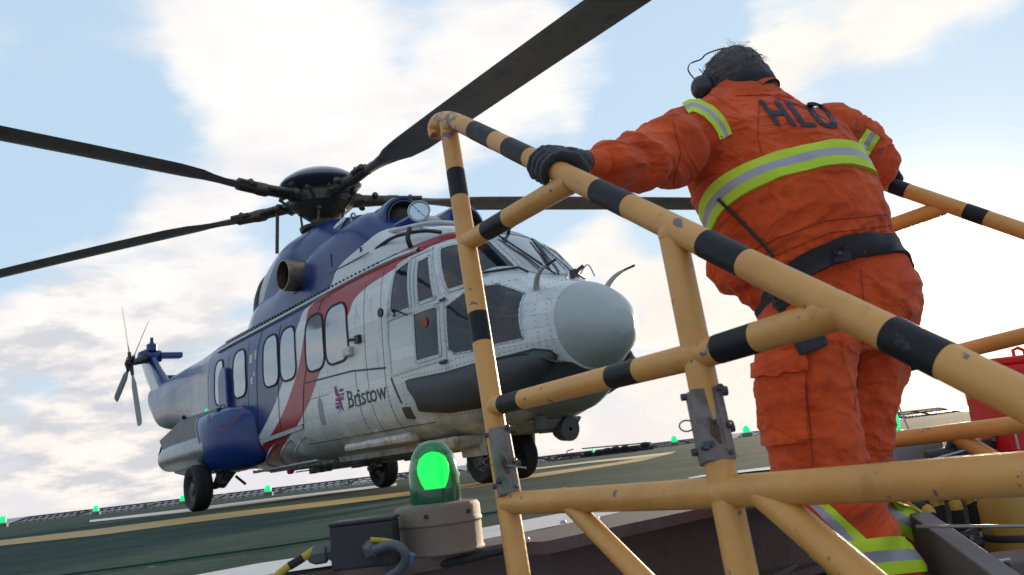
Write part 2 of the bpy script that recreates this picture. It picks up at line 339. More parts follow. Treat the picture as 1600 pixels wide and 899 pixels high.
marking('inner_curve_line',[(760,740),(860,728.5),(920,721),(1000,712),(1045,707),(1057,705),(1040,711),(980,718),(920,723.5),(860,731),(760,743)],M_linec,.008)
marking('letter_marking',[(1074,747),(1100,742),(1150,736),(1215,728),(1260,724),(1262,729),(1180,736),(1110,744),(1078,748)],M_linew,.008)
marking('deck_patch',[(880,713),(960,703),(1010,697),(1040,695),(960,707),(880,717)],M_deck,.010)

# coaming plate and the stairwell side below the deck edge
cw=MB()
P2=[(600,880),(640,877),(789,849),(853,846),(1117,790),(1240,768),(1420,730),(1600,692)]
top=[ground(*p,.012) for p in P2]
inn=[ground(*p,.012) for p in [(600,872),(640,866),(789,836),(853,826),(1117,768),(1240,748),(1420,714),(1600,678)]]
n=len(top)
cm=MB(); vs=[]
for a,b in zip(top,inn):
    vs+=[b,a,a-Vector((0,0,.03)),b-Vector((0,0,.011))]
for i in range(n-1):
    for k in range(3): pass
cm.add(vs,[(i*4+k,(i+1)*4+k,(i+1)*4+(k+1)%4,i*4+(k+1)%4) for i in range(n-1) for k in range(4)]+[(0,1,2,3),((n-1)*4+3,(n-1)*4+2,(n-1)*4+1,(n-1)*4)])
cplate=cm.build('coaming_plate',M_coam,smooth=False); tag(cplate,'brown bolted steel plate along the near edge of the green deck','deck edge plate')
bo=MB()
for a,b in [(700,862),(822,845),(880,818),(932,812),(1040,792),(1010,779),(1150,768)]:
    c=ground(a,b,.012); bo.lathe([(.0,.009),(.007,.008),(.010,.004),(.010,0)],c,n=10)
bo.build('bolt',M_steel,cplate)
fw=MB(); base=[p for p in pn[1:]]
fr=[Vector((p.x,p.y,-.002))-Vector((0,0,0)) for p in base]
# recessed fascia under the plate, with a ledge and a lower beam
def strip(pts,z0,z1,off0,off1,mb):
    ns=[]
    for i,p in enumerate(pts):
        d=(pts[min(i+1,len(pts)-1)]-pts[max(i-1,0)]).normalized(); ns.append(Vector((d.y,-d.x,0)))
    a=[Vector((p.x,p.y,z0))+q*off0 for p,q in zip(pts,ns)]; b=[Vector((p.x,p.y,z1))+q*off1 for p,q in zip(pts,ns)]
    m=len(pts); mb.add(a+b,[(i,i+1,m+i+1,m+i) for i in range(m-1)])
strip(base,-.002,-.03,.03,.03,fw); strip(base,-.03,-.032,.03,.012,fw); strip(base,-.032,-.24,.012,.012,fw); strip(base,-.24,-.245,.012,.05,fw); strip(base,-.245,-.27,.05,.05,fw); strip(base,-.27,-.275,.05,.0,fw); strip(base,-.275,-1.3,.0,.0,fw)
tag(fw.build('stairwell_wall',M_coam,smooth=False),'dark brown steel side wall of the stairwell under the deck edge','wall')

# ------------------------------------------------------------------ perimeter netting and lamps
edge=[ground(a,b) for a,b in [(-140,838),(0,821),(285,788),(600,752),(760,732),(860,721.5),(927,713),(1056,696),(1168,682),(1300,668),(1420,654),(1530,640),(1700,622)]]
pl=[0]; 
for i in range(1,len(edge)): pl.append(pl[-1]+(edge[i]-edge[i-1]).length)
def along(s):
    for i in range(1,len(edge)):
        if s<=pl[i]: 
            t=(s-pl[i-1])/(pl[i]-pl[i-1]); return edge[i-1].lerp(edge[i],t)
    return edge[-1]
npan=24
for k in range(npan):
    a=along(pl[-1]*k/npan); b=along(pl[-1]*(k+.97)/npan); L=(b-a).length; d=(b-a).normalized(); o_=Vector((-d.y,d.x,0)).normalized()
    if o_.y<0: o_=-o_
    e=empty('safety_net',a); inv_=lambda p: p-a
    hh=.17 if k<17 else .26
    T=[a+o_*.1+Vector((0,0,-.05)),b+o_*.1+Vector((0,0,-.05)),b+o_*1.2+Vector((0,0,hh)),a+o_*1.2+Vector((0,0,hh))]
    fr_=MB()
    for i in range(4): fr_.tube([inv_(T[i]),inv_(T[(i+1)%4])],.022,6)
    fr_.build('frame',M_net,e)
    ms=MB(); nb=max(4,int(L/.28))
    for i in range(nb):
        p=T[0].lerp(T[1],i/nb); q=T[3].lerp(T[2],min(1,(i+1.1)/nb)); ms.tube([inv_(p),inv_(q)],.016,4)
        p=T[0].lerp(T[1],(i+1)/nb); q=T[3].lerp(T[2],max(0,(i-.1)/nb)); ms.tube([inv_(p),inv_(q)],.010,4)
    for f in (.35,.7): ms.tube([inv_(T[0].lerp(T[3],f)),inv_(T[1].lerp(T[2],f))],.014,4)
    ms.build('netting',M_net,e)
    tag(e,'dark safety net panel on a steel frame along the far edge of the helideck','safety net',group='safety net panels round the deck edge')
def small_lamp(a,b,lab,sc=1.,z=0.):
    p=ground(a,b); e=empty('perimeter_lamp',p)
    bs=MB().lathe([(0,0),(.13*sc,0),(.13*sc,.09*sc),(.10*sc,.11*sc),(0,.115*sc)],n=16).build('lamp_base',M_galv,e)
    MB().lathe([(.085*sc,.10*sc),(.09*sc,.17*sc),(.08*sc,.23*sc),(.045*sc,.27*sc),(0.001,.285*sc)],n=16).build('lens',M_greenfar,e)
    tag(e,lab,'deck light',group='green perimeter lamps of the helideck'); return e
small_lamp(4,824,'green deck edge lamp at the far left corner of the deck')
small_lamp(150,805,'green deck edge lamp left of the helicopter sponson')
small_lamp(286,789,'green deck edge lamp just left of the near main wheel')
small_lamp(419,775,'green deck edge lamp between the two main wheels')
small_lamp(710,744,'green deck edge lamp between the big lamp and the nose wheels',.9)
small_lamp(927,713,'green deck edge lamp nearest the nose wheels on the right',.85)
small_lamp(1055,697,'green deck edge lamp between the two near railing posts',1.3)
small_lamp(1168,683,'green deck edge lamp just left of the crewman\'s thigh',1.6)
# folded hose reel / rack bits on the far deck
e=empty('deck_monitor',ground(888,718)); q=MB()
q.tube([(-.45,0,.02),(-.35,0,.12),(-.1,0,.14),(.2,0,.13),(.42,0,.10)],.03,8); q.ball((.42,0,.08),.07,6); q.build('pipe',mat('dull_dark_red',(.10,.015,.015),.7),e)
q=MB(); q.tube([(-.05,0,.14),(.0,0,.26),(.2,0,.30)],.018,6); q.tube([(-.2,0,.0),(-.1,0,.14)],.02,6); q.tube([(.1,0,.0),(.05,0,.14)],.02,6); q.build('bracket',M_net,e)
tag(e,'small dark red foam monitor pipe lying low at the far deck edge','fire monitor')
e=empty('hose_rack',ground(965,709)); q=MB()
for i in range(7): q.ball((-.9+i*.3+random.uniform(-.05,.05),0,.13+random.uniform(-.03,.06)),.12,6,sc=(1.3,.5,.8))
q.build('coil',M_rub,e); q=MB().box((0,.1,.05),(2.3,.2,.10)); q.tube([(-1.1,0,.28),(1.1,0,.22)],.02,6); q.build('tray',M_net,e)
tag(e,'low rack of coiled dark hoses beside the far deck lamp','hose rack')
e=empty('deck_box',ground(738,738)); q=MB().box((0,0,.12),(.26,.22,.24)); q.build('case',M_galv,e,smooth=False,bevel=.015); MB().tube([(-.06,0,.24),(-.06,0,.33),(.06,0,.33),(.06,0,.24)],.012,6).build('handle',M_net,e)
tag(e,'small grey case with a handle on the deck behind the big green lamp','box')
# thin green cable on the deck
pts=[ground(a,b,.008) for a,b in [(60,903),(200,885),(330,867),(440,852),(530,838),(640,822),(755,803),(800,796),(905,775)]]
tag(MB().tube(smoothpath(pts),.0055,6).build('deck_cable',mat('green_cable',(.015,.075,.05),.5)),'thin green cable stretched over the deck behind the big lamp','cable')
def pch(xs,ys):
    n=len(xs); h=[xs[i+1]-xs[i] for i in range(n-1)]; d=[(ys[i+1]-ys[i])/h[i] for i in range(n-1)]
    m=[0]*n; m[0]=d[0]; m[-1]=d[-1]
    for i in range(1,n-1):
        if d[i-1]*d[i]>0:
            w1=2*h[i]+h[i-1]; w2=h[i]+2*h[i-1]; m[i]=(w1+w2)/(w1/d[i-1]+w2/d[i])
    def f(x):
        if x<=xs[0]: return ys[0]
        if x>=xs[-1]: return ys[-1]
        i=0
        while x>xs[i+1]: i+=1
        t=(x-xs[i])/h[i]
        return ((2*t**3-3*t*t+1)*ys[i]+(t**3-2*t*t+t)*h[i]*m[i]+(-2*t**3+3*t*t)*ys[i+1]+(t**3-t*t)*h[i]*m[i+1])
    return f
# s, zb, zt, w, zm, nb, nt
SEC=[(.23,1.20,1.42,.12,1.31,2,2),(.31,1.09,1.54,.27,1.33,2,2),(.43,1.01,1.66,.395,1.35,2.05,2.05),(.60,.93,1.76,.505,1.36,2.1,2.1),(.85,.78,1.84,.66,1.33,2.2,2.2),
(1.05,.66,1.93,.76,1.30,2.4,2.3),(1.4,.55,2.26,.87,1.30,2.7,2.5),(1.75,.50,2.56,.95,1.35,3.0,2.9),(2.1,.47,2.68,.99,1.4,3.2,3.4),(2.6,.45,2.70,1.02,1.4,3.4,4.0),
(4.0,.45,2.68,1.03,1.4,3.6,4.5),(7.0,.45,2.65,1.03,1.4,3.6,4.5),(8.2,.52,2.66,1.0,1.5,3.2,4.0),(9.2,.80,2.70,.86,1.75,2.8,3.2),(10.5,1.15,2.74,.62,2.0,2.4,2.6),(12.5,1.52,2.76,.38,2.15,2.2,2.3),(14.6,1.80,2.74,.18,2.28,2,2),(15.2,2.2,2.72,.12,2.48,2,2)]
F=[pch([a[0] for a in SEC],[a[k] for a in SEC]) for k in range(1,7)]
def sec(s): return [f(s) for f in F]
def inside(s,y,z):
    zb,zt,w,zm,nb,nt=sec(s)
    h,n=(zt-zm,nt) if z>zm else (zm-zb,nb)
    return (abs(y)/w)**n+(abs(z-zm)/h)**n-1
def ysurf(s,z):
    zb,zt,w,zm,nb,nt=sec(s)
    h,n=(zt-zm,nt) if z>zm else (zm-zb,nb)
    return w*max(0,1-(min(1,abs(z-zm)/h))**n)**(1/n)
def zsurf(s,y):
    zb,zt,w,zm,nb,nt=sec(s)
    return zm+(zt-zm)*max(0,1-min(1,abs(y)/w)**nt)**(1/nt)
# ------------------------------------------------------------------ helicopter
HL=empty('helicopter',(1.1092,7.234,0),-.8884)
tag(HL,'white, red and blue twin engined transport helicopter parked on the green helideck','helicopter')
def V3(s,y,z): return Vector((-s,y,z))
def ring(s,n=96):
    zb,zt,w_,zm,nb,nt=sec(s); out=[]
    for k in range(n):
        a=2*math.pi*k/n; c,q=math.cos(a),math.sin(a); e=nt if q>=0 else nb
        out.append(V3(s,math.copysign(w_*abs(c)**(2/e),c),zm+math.copysign((zt-zm if q>=0 else zm-zb)*abs(q)**(2/e),q)))
    return out
ss=[.66+.0*i for i in range(1)]
x=.60; ss=[]
while x<3.2: ss.append(x); x+=.05
while x<15.2: ss.append(x); x+=.16
ss.append(15.2)
body=MB().loft([ring(s) for s in ss]).build('fuselage',M_body,HL,ang=60)
M_rad=mat('radome_paint',(.36,.40,.39),.42,0,.06,2.5,.0006,5.,.05,dirt=((.30,.30,.26),.5,.8,3.,.5))
rd=[.23,.245,.27,.31,.37,.44,.52,.592]
MB().loft([ring(s,64) for s in rd]).build('radome',M_rad,HL,ang=70)
def lip(o): 
    pass
def P_side(s,z,sd,off):
    y=ysurf(s,z); e=.01
    n=Vector((-(ysurf(s+e,z)-ysurf(s-e,z))/(2*e),1.,-(ysurf(s,z+e)-ysurf(s,z-e))/(2*e)))  # in (s,|y|,z)
    n.normalize(); p=Vector((s,y,z))+n*off; return V3(p.x,sd*p.y,p.z)
def P_top(s,y,sd,off):
    z=zsurf(s,y); e=.01
    n=Vector((-(zsurf(s+e,y)-zsurf(s-e,y))/(2*e),-(zsurf(s,y+e)-zsurf(s,y-e))/(2*e),1.)); n.normalize()
    p=Vector((s,y,z))+n*off; return V3(p.x,sd*p.y,p.z)
def grid_poly(poly,step=.07):
    bm=bmesh.new(); vs=[bm.verts.new((a,b,0)) for a,b in poly]; bm.faces.new(vs)
    for ax in (0,1):
        lo=min(p[ax] for p in poly); hi=max(p[ax] for p in poly); k=math.floor(lo/step)+1
        while k*step<hi:
            nrm=[0,0,0]; nrm[ax]=1; c=[0,0,0]; c[ax]=k*step
            bmesh.ops.bisect_plane(bm,geom=bm.verts[:]+bm.edges[:]+bm.faces[:],plane_co=c,plane_no=nrm); k+=1
    bm.verts.index_update(); v=[(q.co.x,q.co.y) for q in bm.verts]; f=[[q.index for q in fc.verts] for fc in bm.faces]; 
    be=[(e.verts[0].index,e.verts[1].index) for e in bm.edges if len(e.link_faces)==1]; bm.free(); return v,f,be
def patch(mb,poly,fn,sd,off=.006,depth=.02,step=.07,mi=0):
    v,f,be=grid_poly(poly,step); n=len(v)
    mb.add([fn(a,b,sd,off) for a,b in v]+[fn(a,b,sd,off-depth) for a,b in v],f+[(a,b,b+n,a+n) for a,b in be],mi)
def round_poly(poly,r=.08,n=5):
    out=[]; m=len(poly)
    for i in range(m):
        p=Vector(poly[i]).to_2d(); a=Vector(poly[i-1]).to_2d(); b=Vector(poly[(i+1)%m]).to_2d()
        da=(a-p); db=(b-p); k=min(r,da.length*.45,db.length*.45); s0=p+da.normalized()*k; s1=p+db.normalized()*k
        for j in range(n+1):
            t=j/n; q=(1-t)**2*s0+2*t*(1-t)*p+t*t*s1; out.append((q.x,q.y))
    return out
def densify(pts,step=.07,closed=True):
    out=[]; m=len(pts)
    for i in range(m if closed else m-1):
        a=pts[i]; b=pts[(i+1)%m]; k=max(1,int(math.dist(a,b)/step))
        for j in range(k): out.append((a[0]+(b[0]-a[0])*j/k,a[1]+(b[1]-a[1])*j/k))
    if not closed: out.append(pts[-1])
    return out
def band(mb,pts,w_,fn,sd,off=.008,depth=.02,closed=True,mi=0,inward=0.):
    pts=densify(pts,.06,closed); m=len(pts); rows=[]
    for i in range(m):
        a=pts[i-1] if (closed or i>0) else pts[0]; b=pts[(i+1)%m] if (closed or i<m-1) else pts[-1]
        dx,dy=b[0]-a[0],b[1]-a[1]; L=math.hypot(dx,dy) or 1; nx,ny=-dy/L,dx/L
        l=(pts[i][0]+nx*w_/2,pts[i][1]+ny*w_/2); r=(pts[i][0]-nx*w_/2,pts[i][1]-ny*w_/2)
        rows.append([fn(*l,sd,off-depth),fn(*l,sd,off),fn(*r,sd,off),fn(*r,sd,off-depth)])
    vs=[p for q in rows for p in q]; q=m if closed else m-1
    mb.add(vs,[(i*4+k,((i+1)%m)*4+k,((i+1)%m)*4+k+1,i*4+k+1) for i in range(q) for k in range(3)],mi)
def rivets(mb,pts,fn,sd,gap=.045,r=.006,off=.002,closed=False):
    r*=.8
    pts=densify(pts,gap,closed)
    for a,b in pts:
        c=fn(a,b,sd,off); n=(fn(a,b,sd,off+.01)-c).normalized(); mb.lathe([(r,-.002),(r*.8,.003),(.0005,.004)],c,n,6)
W1=[(2.49,2.29),(2.26,2.355),(2.19,1.82),(2.50,1.81),(2.575,1.87),(2.54,2.05)]
W2=[(2.13,2.30),(1.965,2.335),(1.81,1.845),(2.07,1.835)]
W3=[(1.90,2.385),(1.80,2.40),(1.70,2.40),(1.40,1.92),(1.50,1.89),(1.65,1.877),(1.68,1.91)]
W4=[(2.16,1.762),(1.80,1.768),(1.765,1.73),(1.785,1.268),(2.18,1.262)]
W5=[(1.668,1.73),(1.48,1.82),(1.307,1.855),(1.20,1.855),(.915,1.70),(.86,1.262),(1.376,1.245),(1.60,1.25),(1.675,1.305)]
def swap_top(pts): return pts
W6=[(1.60,.56),(1.60,.36),(1.20,.345),(1.37,.68)]       # (s,|y|) on the nose slope
W7=[(1.60,-.29),(1.70,-.24),(1.74,0),(1.70,.24),(1.60,.29),(1.20,.29),(1.11,.20),(1.08,0),(1.11,-.20),(1.20,-.29)]
for sd in(-1,1):
    for nm,poly,fn,mt in (('cockpit_window',W1,P_side,M_glass),('cockpit_window',W2,P_side,M_glass),('cockpit_window',W3,P_side,M_glass),('cockpit_window',W4,P_side,M_glass),('cheek_window',W5,P_side,M_glass),('windscreen',W6,P_top,M_glass),('windscreen',W7,P_top,mat('windscreen_glass',(.16,.17,.20),.05,0,.6,2.5,spec=1.,coat=1.))):
        if poly is W7 and sd>0: continue
        rp=round_poly(poly,.035 if poly is not W5 else .02)
        q=MB(); patch(q,rp,fn,sd,.006,.016,.06); g=q.build(nm,mt,HL,ang=50)
        q=MB(); band(q,rp if poly is not W5 else round_poly([(1.62,1.70)]+W5[1:4]+W5[5:6]+W5[6:],.02)[:0] or (rp if poly is not W5 else rp),.034 if poly is not W5 else .014,fn,sd,.013 if poly is not W5 else .0085,.03); q.build('window_frame',M_frame,g,ang=35)
        q=MB(); rivets(q,rp,fn,sd,.055,.0045,.013,True); q.build('rivets',M_dgrey,g)['kind']='stuff'
    # door outline, pillar strips
    q=MB(); 
    dr=[(2.60,1.98),(2.40,2.36),(2.20,2.41),(1.93,2.415)]
    band(q,[(2.60,1.98),(2.47,2.34),(2.30,2.38),(1.98,2.405)],.03,P_side,sd,.010,.02,False)
    band(q,[(2.60,1.98),(2.66,1.60),(2.65,1.205),(1.75,1.234)],.032,P_side,sd,.010,.02,False)
    band(q,[(1.99,2.38),(1.79,1.9),(1.72,1.80),(1.73,1.22)],.05,P_side,sd,.011,.02,False)
    band(q,[(2.20,2.36),(2.135,1.80)],.04,P_side,sd,.012,.02,False)
    band(q,[(2.62,1.79),(2.2,1.795),(1.70,1.80)],.035,P_side,sd,.014,.02,False)
    dq=q.build('cockpit_door',M_frame,HL,ang=35)
    q=MB(); p=P_side(2.36,1.12,sd,.05); 
    q.tube([P_side(1.80,1.20,sd,.01),P_side(1.70,1.20,sd,.03)],.018,8); q.tube([P_side(1.74,1.80,sd,.01),P_side(1.66,1.80,sd,.035)],.015,8); q.build('hinge',M_dgrey,dq)
    # cabin windows
    for sc_,ww in ((3.82,.30),(4.41,.27),(5.22,.26),(5.79,.27),(6.96,.27),(7.88,.22)):
        poly=[]
        cx,cz,hw,hh=sc_,1.87,ww,.345
        tilt=.0
        base_=[(cx-hw,cz-hh),(cx+hw,cz-hh),(cx+hw*.9,cz+hh),(cx-hw*.9,cz+hh)]
        rp=round_poly(base_,.2,8)
        q=MB(); patch(q,rp,P_side,sd,.005,.012,.06); g=q.build('cabin_window',M_cabin,HL,ang=50)
        q=MB(); band(q,rp,.026,P_side,sd,.011,.02); q.build('seal',M_rub,g,ang=35)
    # sliding door: seams, rail, sill, handle
    q=MB()
    for pts in ([(4.25,2.38),(4.50,1.9),(4.78,1.42),(4.90,.93)],[(6.19,2.36),(6.28,1.9),(6.38,.84)],[(4.90,.93),(6.38,.86)],[(5.50,2.3),(5.62,.9)]): band(q,pts,.014,P_side,sd,.004,.008,False)
    band(q,[(2.75,1.30),(3.5,1.38),(4.78,1.42)],.02,P_side,sd,.004,.008,False)
    for pts in ([(2.75,2.36),(2.78,1.2),(2.75,.62)],[(3.42,1.36),(3.38,.6)],[(6.62,2.3),(6.66,1.3)],[(3.12,2.30),(3.16,1.5),(3.12,.6)],[(2.2,.66),(5.0,.68)],[(7.42,2.2),(7.45,1.4)],[(4.1,1.2),(4.75,1.2)],[(8.5,2.5),(8.5,1.2)]): band(q,pts,.006,P_side,sd,.002,.006,False)
    q.build('panel_seams',M_black,HL,smooth=False)
    q=MB(); band(q,[(2.2,2.445),(2.6,2.455),(3.3,2.455),(4.4,2.43),(6.4,2.40),(8.1,2.38)],.035,P_side,sd,.03,.035,False)
    band(q,[(4.92,.905),(6.36,.84)],.05,P_side,sd,.02,.03,False)
    q.build('door_rail',M_frame,HL,ang=35)
    q=MB(); band(q,[(2.6,2.50),(6.4,2.45),(8.2,2.43)],.018,P_side,sd,.02,.03,False); 
    for i in range(50): band(q,[(2.9+i*.1,2.47),(2.93+i*.1,2.468)],.012,P_side,sd,.045,.05,False)
    q.build('rail_channel',M_black,HL,smooth=False)
    # float bag cover under the cockpit
    fl=[(.70,1.12),(.80,1.15),(1.0,1.13),(1.4,1.11),(1.75,1.09),(2.38,1.105),(2.34,1.0),(2.28,.90),(2.30,.80),(1.9,.74),(1.49,.74),(1.05,.80),(.76,.99),(.68,1.08)]
    q=MB(); v,f,be=grid_poly(round_poly(fl,.05),.05)
    def fo(a,b):
        # padded: thick in the middle, thin at the edge
        dmin=min(_pd((a,b),fl[i-1],fl[i]) for i in range(len(fl))); return .012+.10*min(1,dmin/.11)**.6+.012*noise.noise(Vector((a*3,b*5,0)))*min(1,dmin/.05)
    def _pd(p,a,b):
        dx,dy=b[0]-a[0],b[1]-a[1]; t=max(0,min(1,((p[0]-a[0])*dx+(p[1]-a[1])*dy)/(dx*dx+dy*dy+1e-9))); return math.dist(p,(a[0]+dx*t,a[1]+dy*t))
    m_=len(v); q.add([P_side(a,b,sd,fo(a,b)) for a,b in v]+[P_side(a,b,sd,-.01) for a,b in v],f+[(a,b,b+m_,a+m_) for a,b in be])
    fl_o=q.build('float_cover',M_float,HL,ang=60)
    q=MB(); band(q,fl,.03,P_side,sd,.016,.02); q.build('edge_strip',M_dgrey,fl_o,ang=30)
    q=MB(); rivets(q,[(a,b+ (.045 if b>.95 else -.045)) for a,b in fl],P_side,sd,.05,.006,.003,True); q.build('rivets',M_dgrey,fl_o)['kind']='stuff'
    # small skin items
    q=MB(); q.box(P_side(3.27,1.70,sd,.02),(.10,.05,.09)); q.tube([P_side(3.27,1.70,sd,.03),P_side(3.44,1.72,sd,.05)],.02,8); q.build('door_handle',M_black,HL,smooth=False,bevel=.008)
    q=MB(); patch(q,round_poly([(2.43,.72),(2.58,.74),(2.58,.86),(2.43,.85)],.02),P_side,sd,.004,.01); band(q,[(2.66,1.18),(2.55,.90)],.028,P_side,sd,.005,.01,False); q.build('access_panel',M_dgrey,HL,smooth=False)
    q=MB(); patch(q,round_poly([(4.30,.86),(4.43,.86),(4.43,1.16),(4.36,1.20),(4.30,1.12)],.05),P_side,sd,.004,.01); q.build('foot_step',mat('step_grey',(.25,.27,.28),.5),HL,smooth=False)
    q=MB(); q.box(P_side(3.50,1.60,sd,.03),(.16,.07,.10)); q.build('light_housing',M_white,HL,smooth=False,bevel=.012)
    q=MB()
    for pts in ([(.68,1.60),(.64,1.30),(.66,1.02)],[(.78,1.72),(.74,1.3),(.8,.95)],[(.64,1.22),(.9,1.215),(1.7,1.20)],[(2.45,1.15),(2.5,.66),(1.9,.60)],[(2.75,1.1),(2.75,.7)],[(3.42,1.3),(3.40,.62)],[(4.75,1.3),(4.85,.7)],[(2.7,.66),(5.0,.64)],[(1.05,1.88),(1.7,1.87)],[(6.62,2.2),(6.66,1.1)],[(7.42,2.2),(7.45,1.4)],[(4.30,1.28),(4.12,.72)]): rivets(q,pts,P_side,sd,.05,.0055)
    for pts in ([(.80,.05),(.80,.50)],[(1.0,.02),(1.04,.32),(1.25,.72)]): rivets(q,pts,P_top,sd,.055,.005)
    q.build('rivets',M_dgrey,HL)['kind']='stuff'
    # wiper, nose probe
    q=MB(); q.tube([P_top(1.04,.02,sd,.02),P_top(1.12,.06,sd,.035),P_top(1.55,.20,sd,.03)],.009,6); q.tube([P_top(1.20,.05,sd,.028),P_top(1.62,.22,sd,.028)],.011,6)
    q.tube([P_top(1.12,.30,sd,.02),P_top(1.20,.36,sd,.03),P_top(1.36,.66,sd,.03)],.011,6)
    q.build('wiper',M_black,HL)
    b0=P_top(.86,.44,sd,0.0) ; q=MB(); pts=bez(b0-Vector((0,0,.02)),b0+Vector((.06,sd*.05,.14)),b0+Vector((.26,sd*.06,.16)),10)
    q.tube([b0-Vector((.03,sd*.02,.08))]+pts,[.034,.032,.031,.029,.027,.026,.024,.022,.02,.018,.015,.011],10); pr=q.build('pitot_tube',mat('probe_grey',(.30,.31,.29),.5),HL)
    MB().tube([pts[-1]-Vector((.01,0,0)),pts[-1]+Vector((.13,sd*.01,.015))],.012,8).build('probe_tip',M_black,pr)
q=MB(); rr_=[]
for s in [.615+.04*k for k in range(16)]:
    zb,zt,w_,zm,nb_,nt_=sec(s); k=1.015+.01*math.sin(min(1,(s-.6)/.2)*1.57); zt_=.995+.13*min(1,(s-.6)/.25)
    row=[]
    for j in range(33):
        a=math.pi+math.pi*j/32; c_,q_=math.cos(a),math.sin(a); y_=w_*k*math.copysign(abs(c_)**(2/nb_),c_); z_=zm+(zb-zm)*k*abs(q_)**(2/nb_); row.append(V3(s,y_,min(z_,zt_)))
    rr_.append(row)
q.loft(rr_,cap=False,closed=False); q.build('chin_cover',mat('chin_cover_cloth',(.05,.05,.05),.7,0,.2,5.,.006,14.,fn=lambda t,oc:(lambda sp:(t.put(sp.inputs[0],oc),t.mix(t.m('LESS_THAN',sp.outputs[2],.80),(.055,.058,.062),(.27,.245,.19)))[1])(t.new('ShaderNodeSeparateXYZ'))),HL,ang=60)
# pieces of the nose underside and belly
q=MB(); 
for s0,s1,wd,z0,z1 in ((2.75,4.9,.55,.40,.50),(3.0,6.6,.20,.36,.46),(5.2,6.3,.5,.42,.5)): q.box(V3((s0+s1)/2,0,(z0+z1)/2),(s1-s0,wd*2,z1-z0),taper=1.04)
q.build('belly_pan',M_white,HL,smooth=False,bevel=.02)
q=MB().box(V3(2.45,-.50,.44),(.60,.34,.12),taper=1.3); q.box(V3(3.4,-.80,.56),(1.5,.16,.10)); q.build('belly_fairing',M_white,HL,smooth=False,bevel=.045)
q=MB(); 
for k in range(9): q.box(V3(3.0+k*.45,-.35+.1*(k%3),.37),(.10+.05*(k%2),.08,.07))
q.tube([V3(2.8,-.55,.40),V3(6.4,-.62,.41)],.012,6); q.tube([V3(2.8,-.45,.37),V3(6.4,-.5,.38)],.009,6)
q.tube([V3(2.25,-.30,.45),V3(2.25,-.30,.27)],.013,8); q.build('belly_fitting',M_dgrey,HL,smooth=False)
MB().lathe([(.03,0),(.05,.02),(.05,.07),(.0,.10)],V3(6.3,-.62,.36),(0,0,1),12).build('beacon',M_red,HL)
q=MB(); 
q.box(V3(1.60,.05,.50),(.42,.55,.12),taper=1.25); q.build('nose_fairing',mat('belly_tan',(.20,.175,.13),.6,0,.3,6.,dirt=((.07,.05,.04),.45,.65,9.,.8)),HL,smooth=False,bevel=.03)
q=MB(); q.lathe([(.10,-.05),(.12,0),(.12,.12),(.02,.12)],V3(1.42,.16,.45),(1,0,-.1),18); q.box(V3(1.55,.16,.47),(.25,.2,.08)); q.box(V3(1.25,-.25,.52),(.08,.08,.12)); q.build('landing_lamp',M_dgrey,HL,ang=30)
# cabin steps beside the sliding door
q=MB()
for y0 in(-.98,):
    for s0 in (5.0,5.45,5.9): q.tube(smoothpath([V3(s0,-.93,.78),V3(s0-.05,-1.07,.70),V3(s0+.05,-1.08,.52),V3(s0+.1,-.85,.46)],5),.013,8)
    q.tube([V3(4.5,-1.04,.46),V3(6.6,-1.02,.44)],.018,8); q.tube([V3(4.5,-.80,.43),V3(6.6,-.78,.42)],.014,8)
    for k in range(12): q.tube([V3(4.5+k*.19,-1.04,.46),V3(4.5+k*.19,-.78,.43)],.008,6)
q.build('boarding_step',M_steel,HL)
# twin nose wheels
def wheel(name,c,r,wd,parent,lab=None):
    q=MB(); hw=wd/2; pr=[(r*.55,-hw*.72),(r*.72,-hw*.95),(r*.88,-hw),(r*.96,-hw*.82),(r,-hw*.5)]
    for k in(-.3,0,.3): pr+=[(r,hw*(k-.12)),(r*.975,hw*(k-.08)),(r*.975,hw*(k+.0)),(r,hw*(k+.04))]
    pr+=[(r,hw*.5),(r*.96,hw*.82),(r*.88,hw),(r*.72,hw*.95),(r*.55,hw*.72)]
    t=q.lathe(pr,c,(0,1,0),48).build(name,M_rub,parent,ang=30)
    q=MB().lathe([(r*.57,-hw*.7),(r*.54,-hw*.62),(r*.50,-hw*.45),(r*.28,-hw*.30),(r*.24,-hw*.7),(r*.1,-hw*.8),(.001,-hw*.8)],c,(0,1,0),24)
    q.lathe([(r*.57,hw*.7),(r*.50,hw*.45),(r*.28,hw*.30),(r*.24,hw*.7),(.001,hw*.8)],c,(0,1,0),24)
    for k in range(8):
        a=k*math.pi/4; q.lathe([(.012,0),(.012,.02),(.001,.022)],Vector(c)+Vector((math.cos(a)*r*.38,-hw*.36,math.sin(a)*r*.38)),(0,-1,0),8)
    q.build('rim',M_dgrey,t,ang=30); return t
wheel('nose_wheel',V3(2.25,-.23,.24),.24,.17,HL); wheel('nose_wheel',V3(2.25,.23,.24),.24,.17,HL)
q=MB().tube([V3(2.25,-.28,.24),V3(2.25,.28,.24)],.035,12); q.tube([V3(2.25,0,.24),V3(2.1,0,.8)],.05,14); q.tube([V3(2.25,0,.30),V3(2.6,0,.62)],.025,10); q.box(V3(2.18,0,.42),(.10,.14,.16)); q.tube([V3(2.2,.08,.5),V3(2.05,.10,.8)],.012,8); q.build('nose_leg',M_dgrey,HL)
for sy in(-1,1): MB().box(V3(2.3,sy*.33,.50),(.46,.03,.44),Matrix.Rotation(sy*-.12,3,'X')).build('gear_door',M_white,HL,smooth=False,bevel=.01)
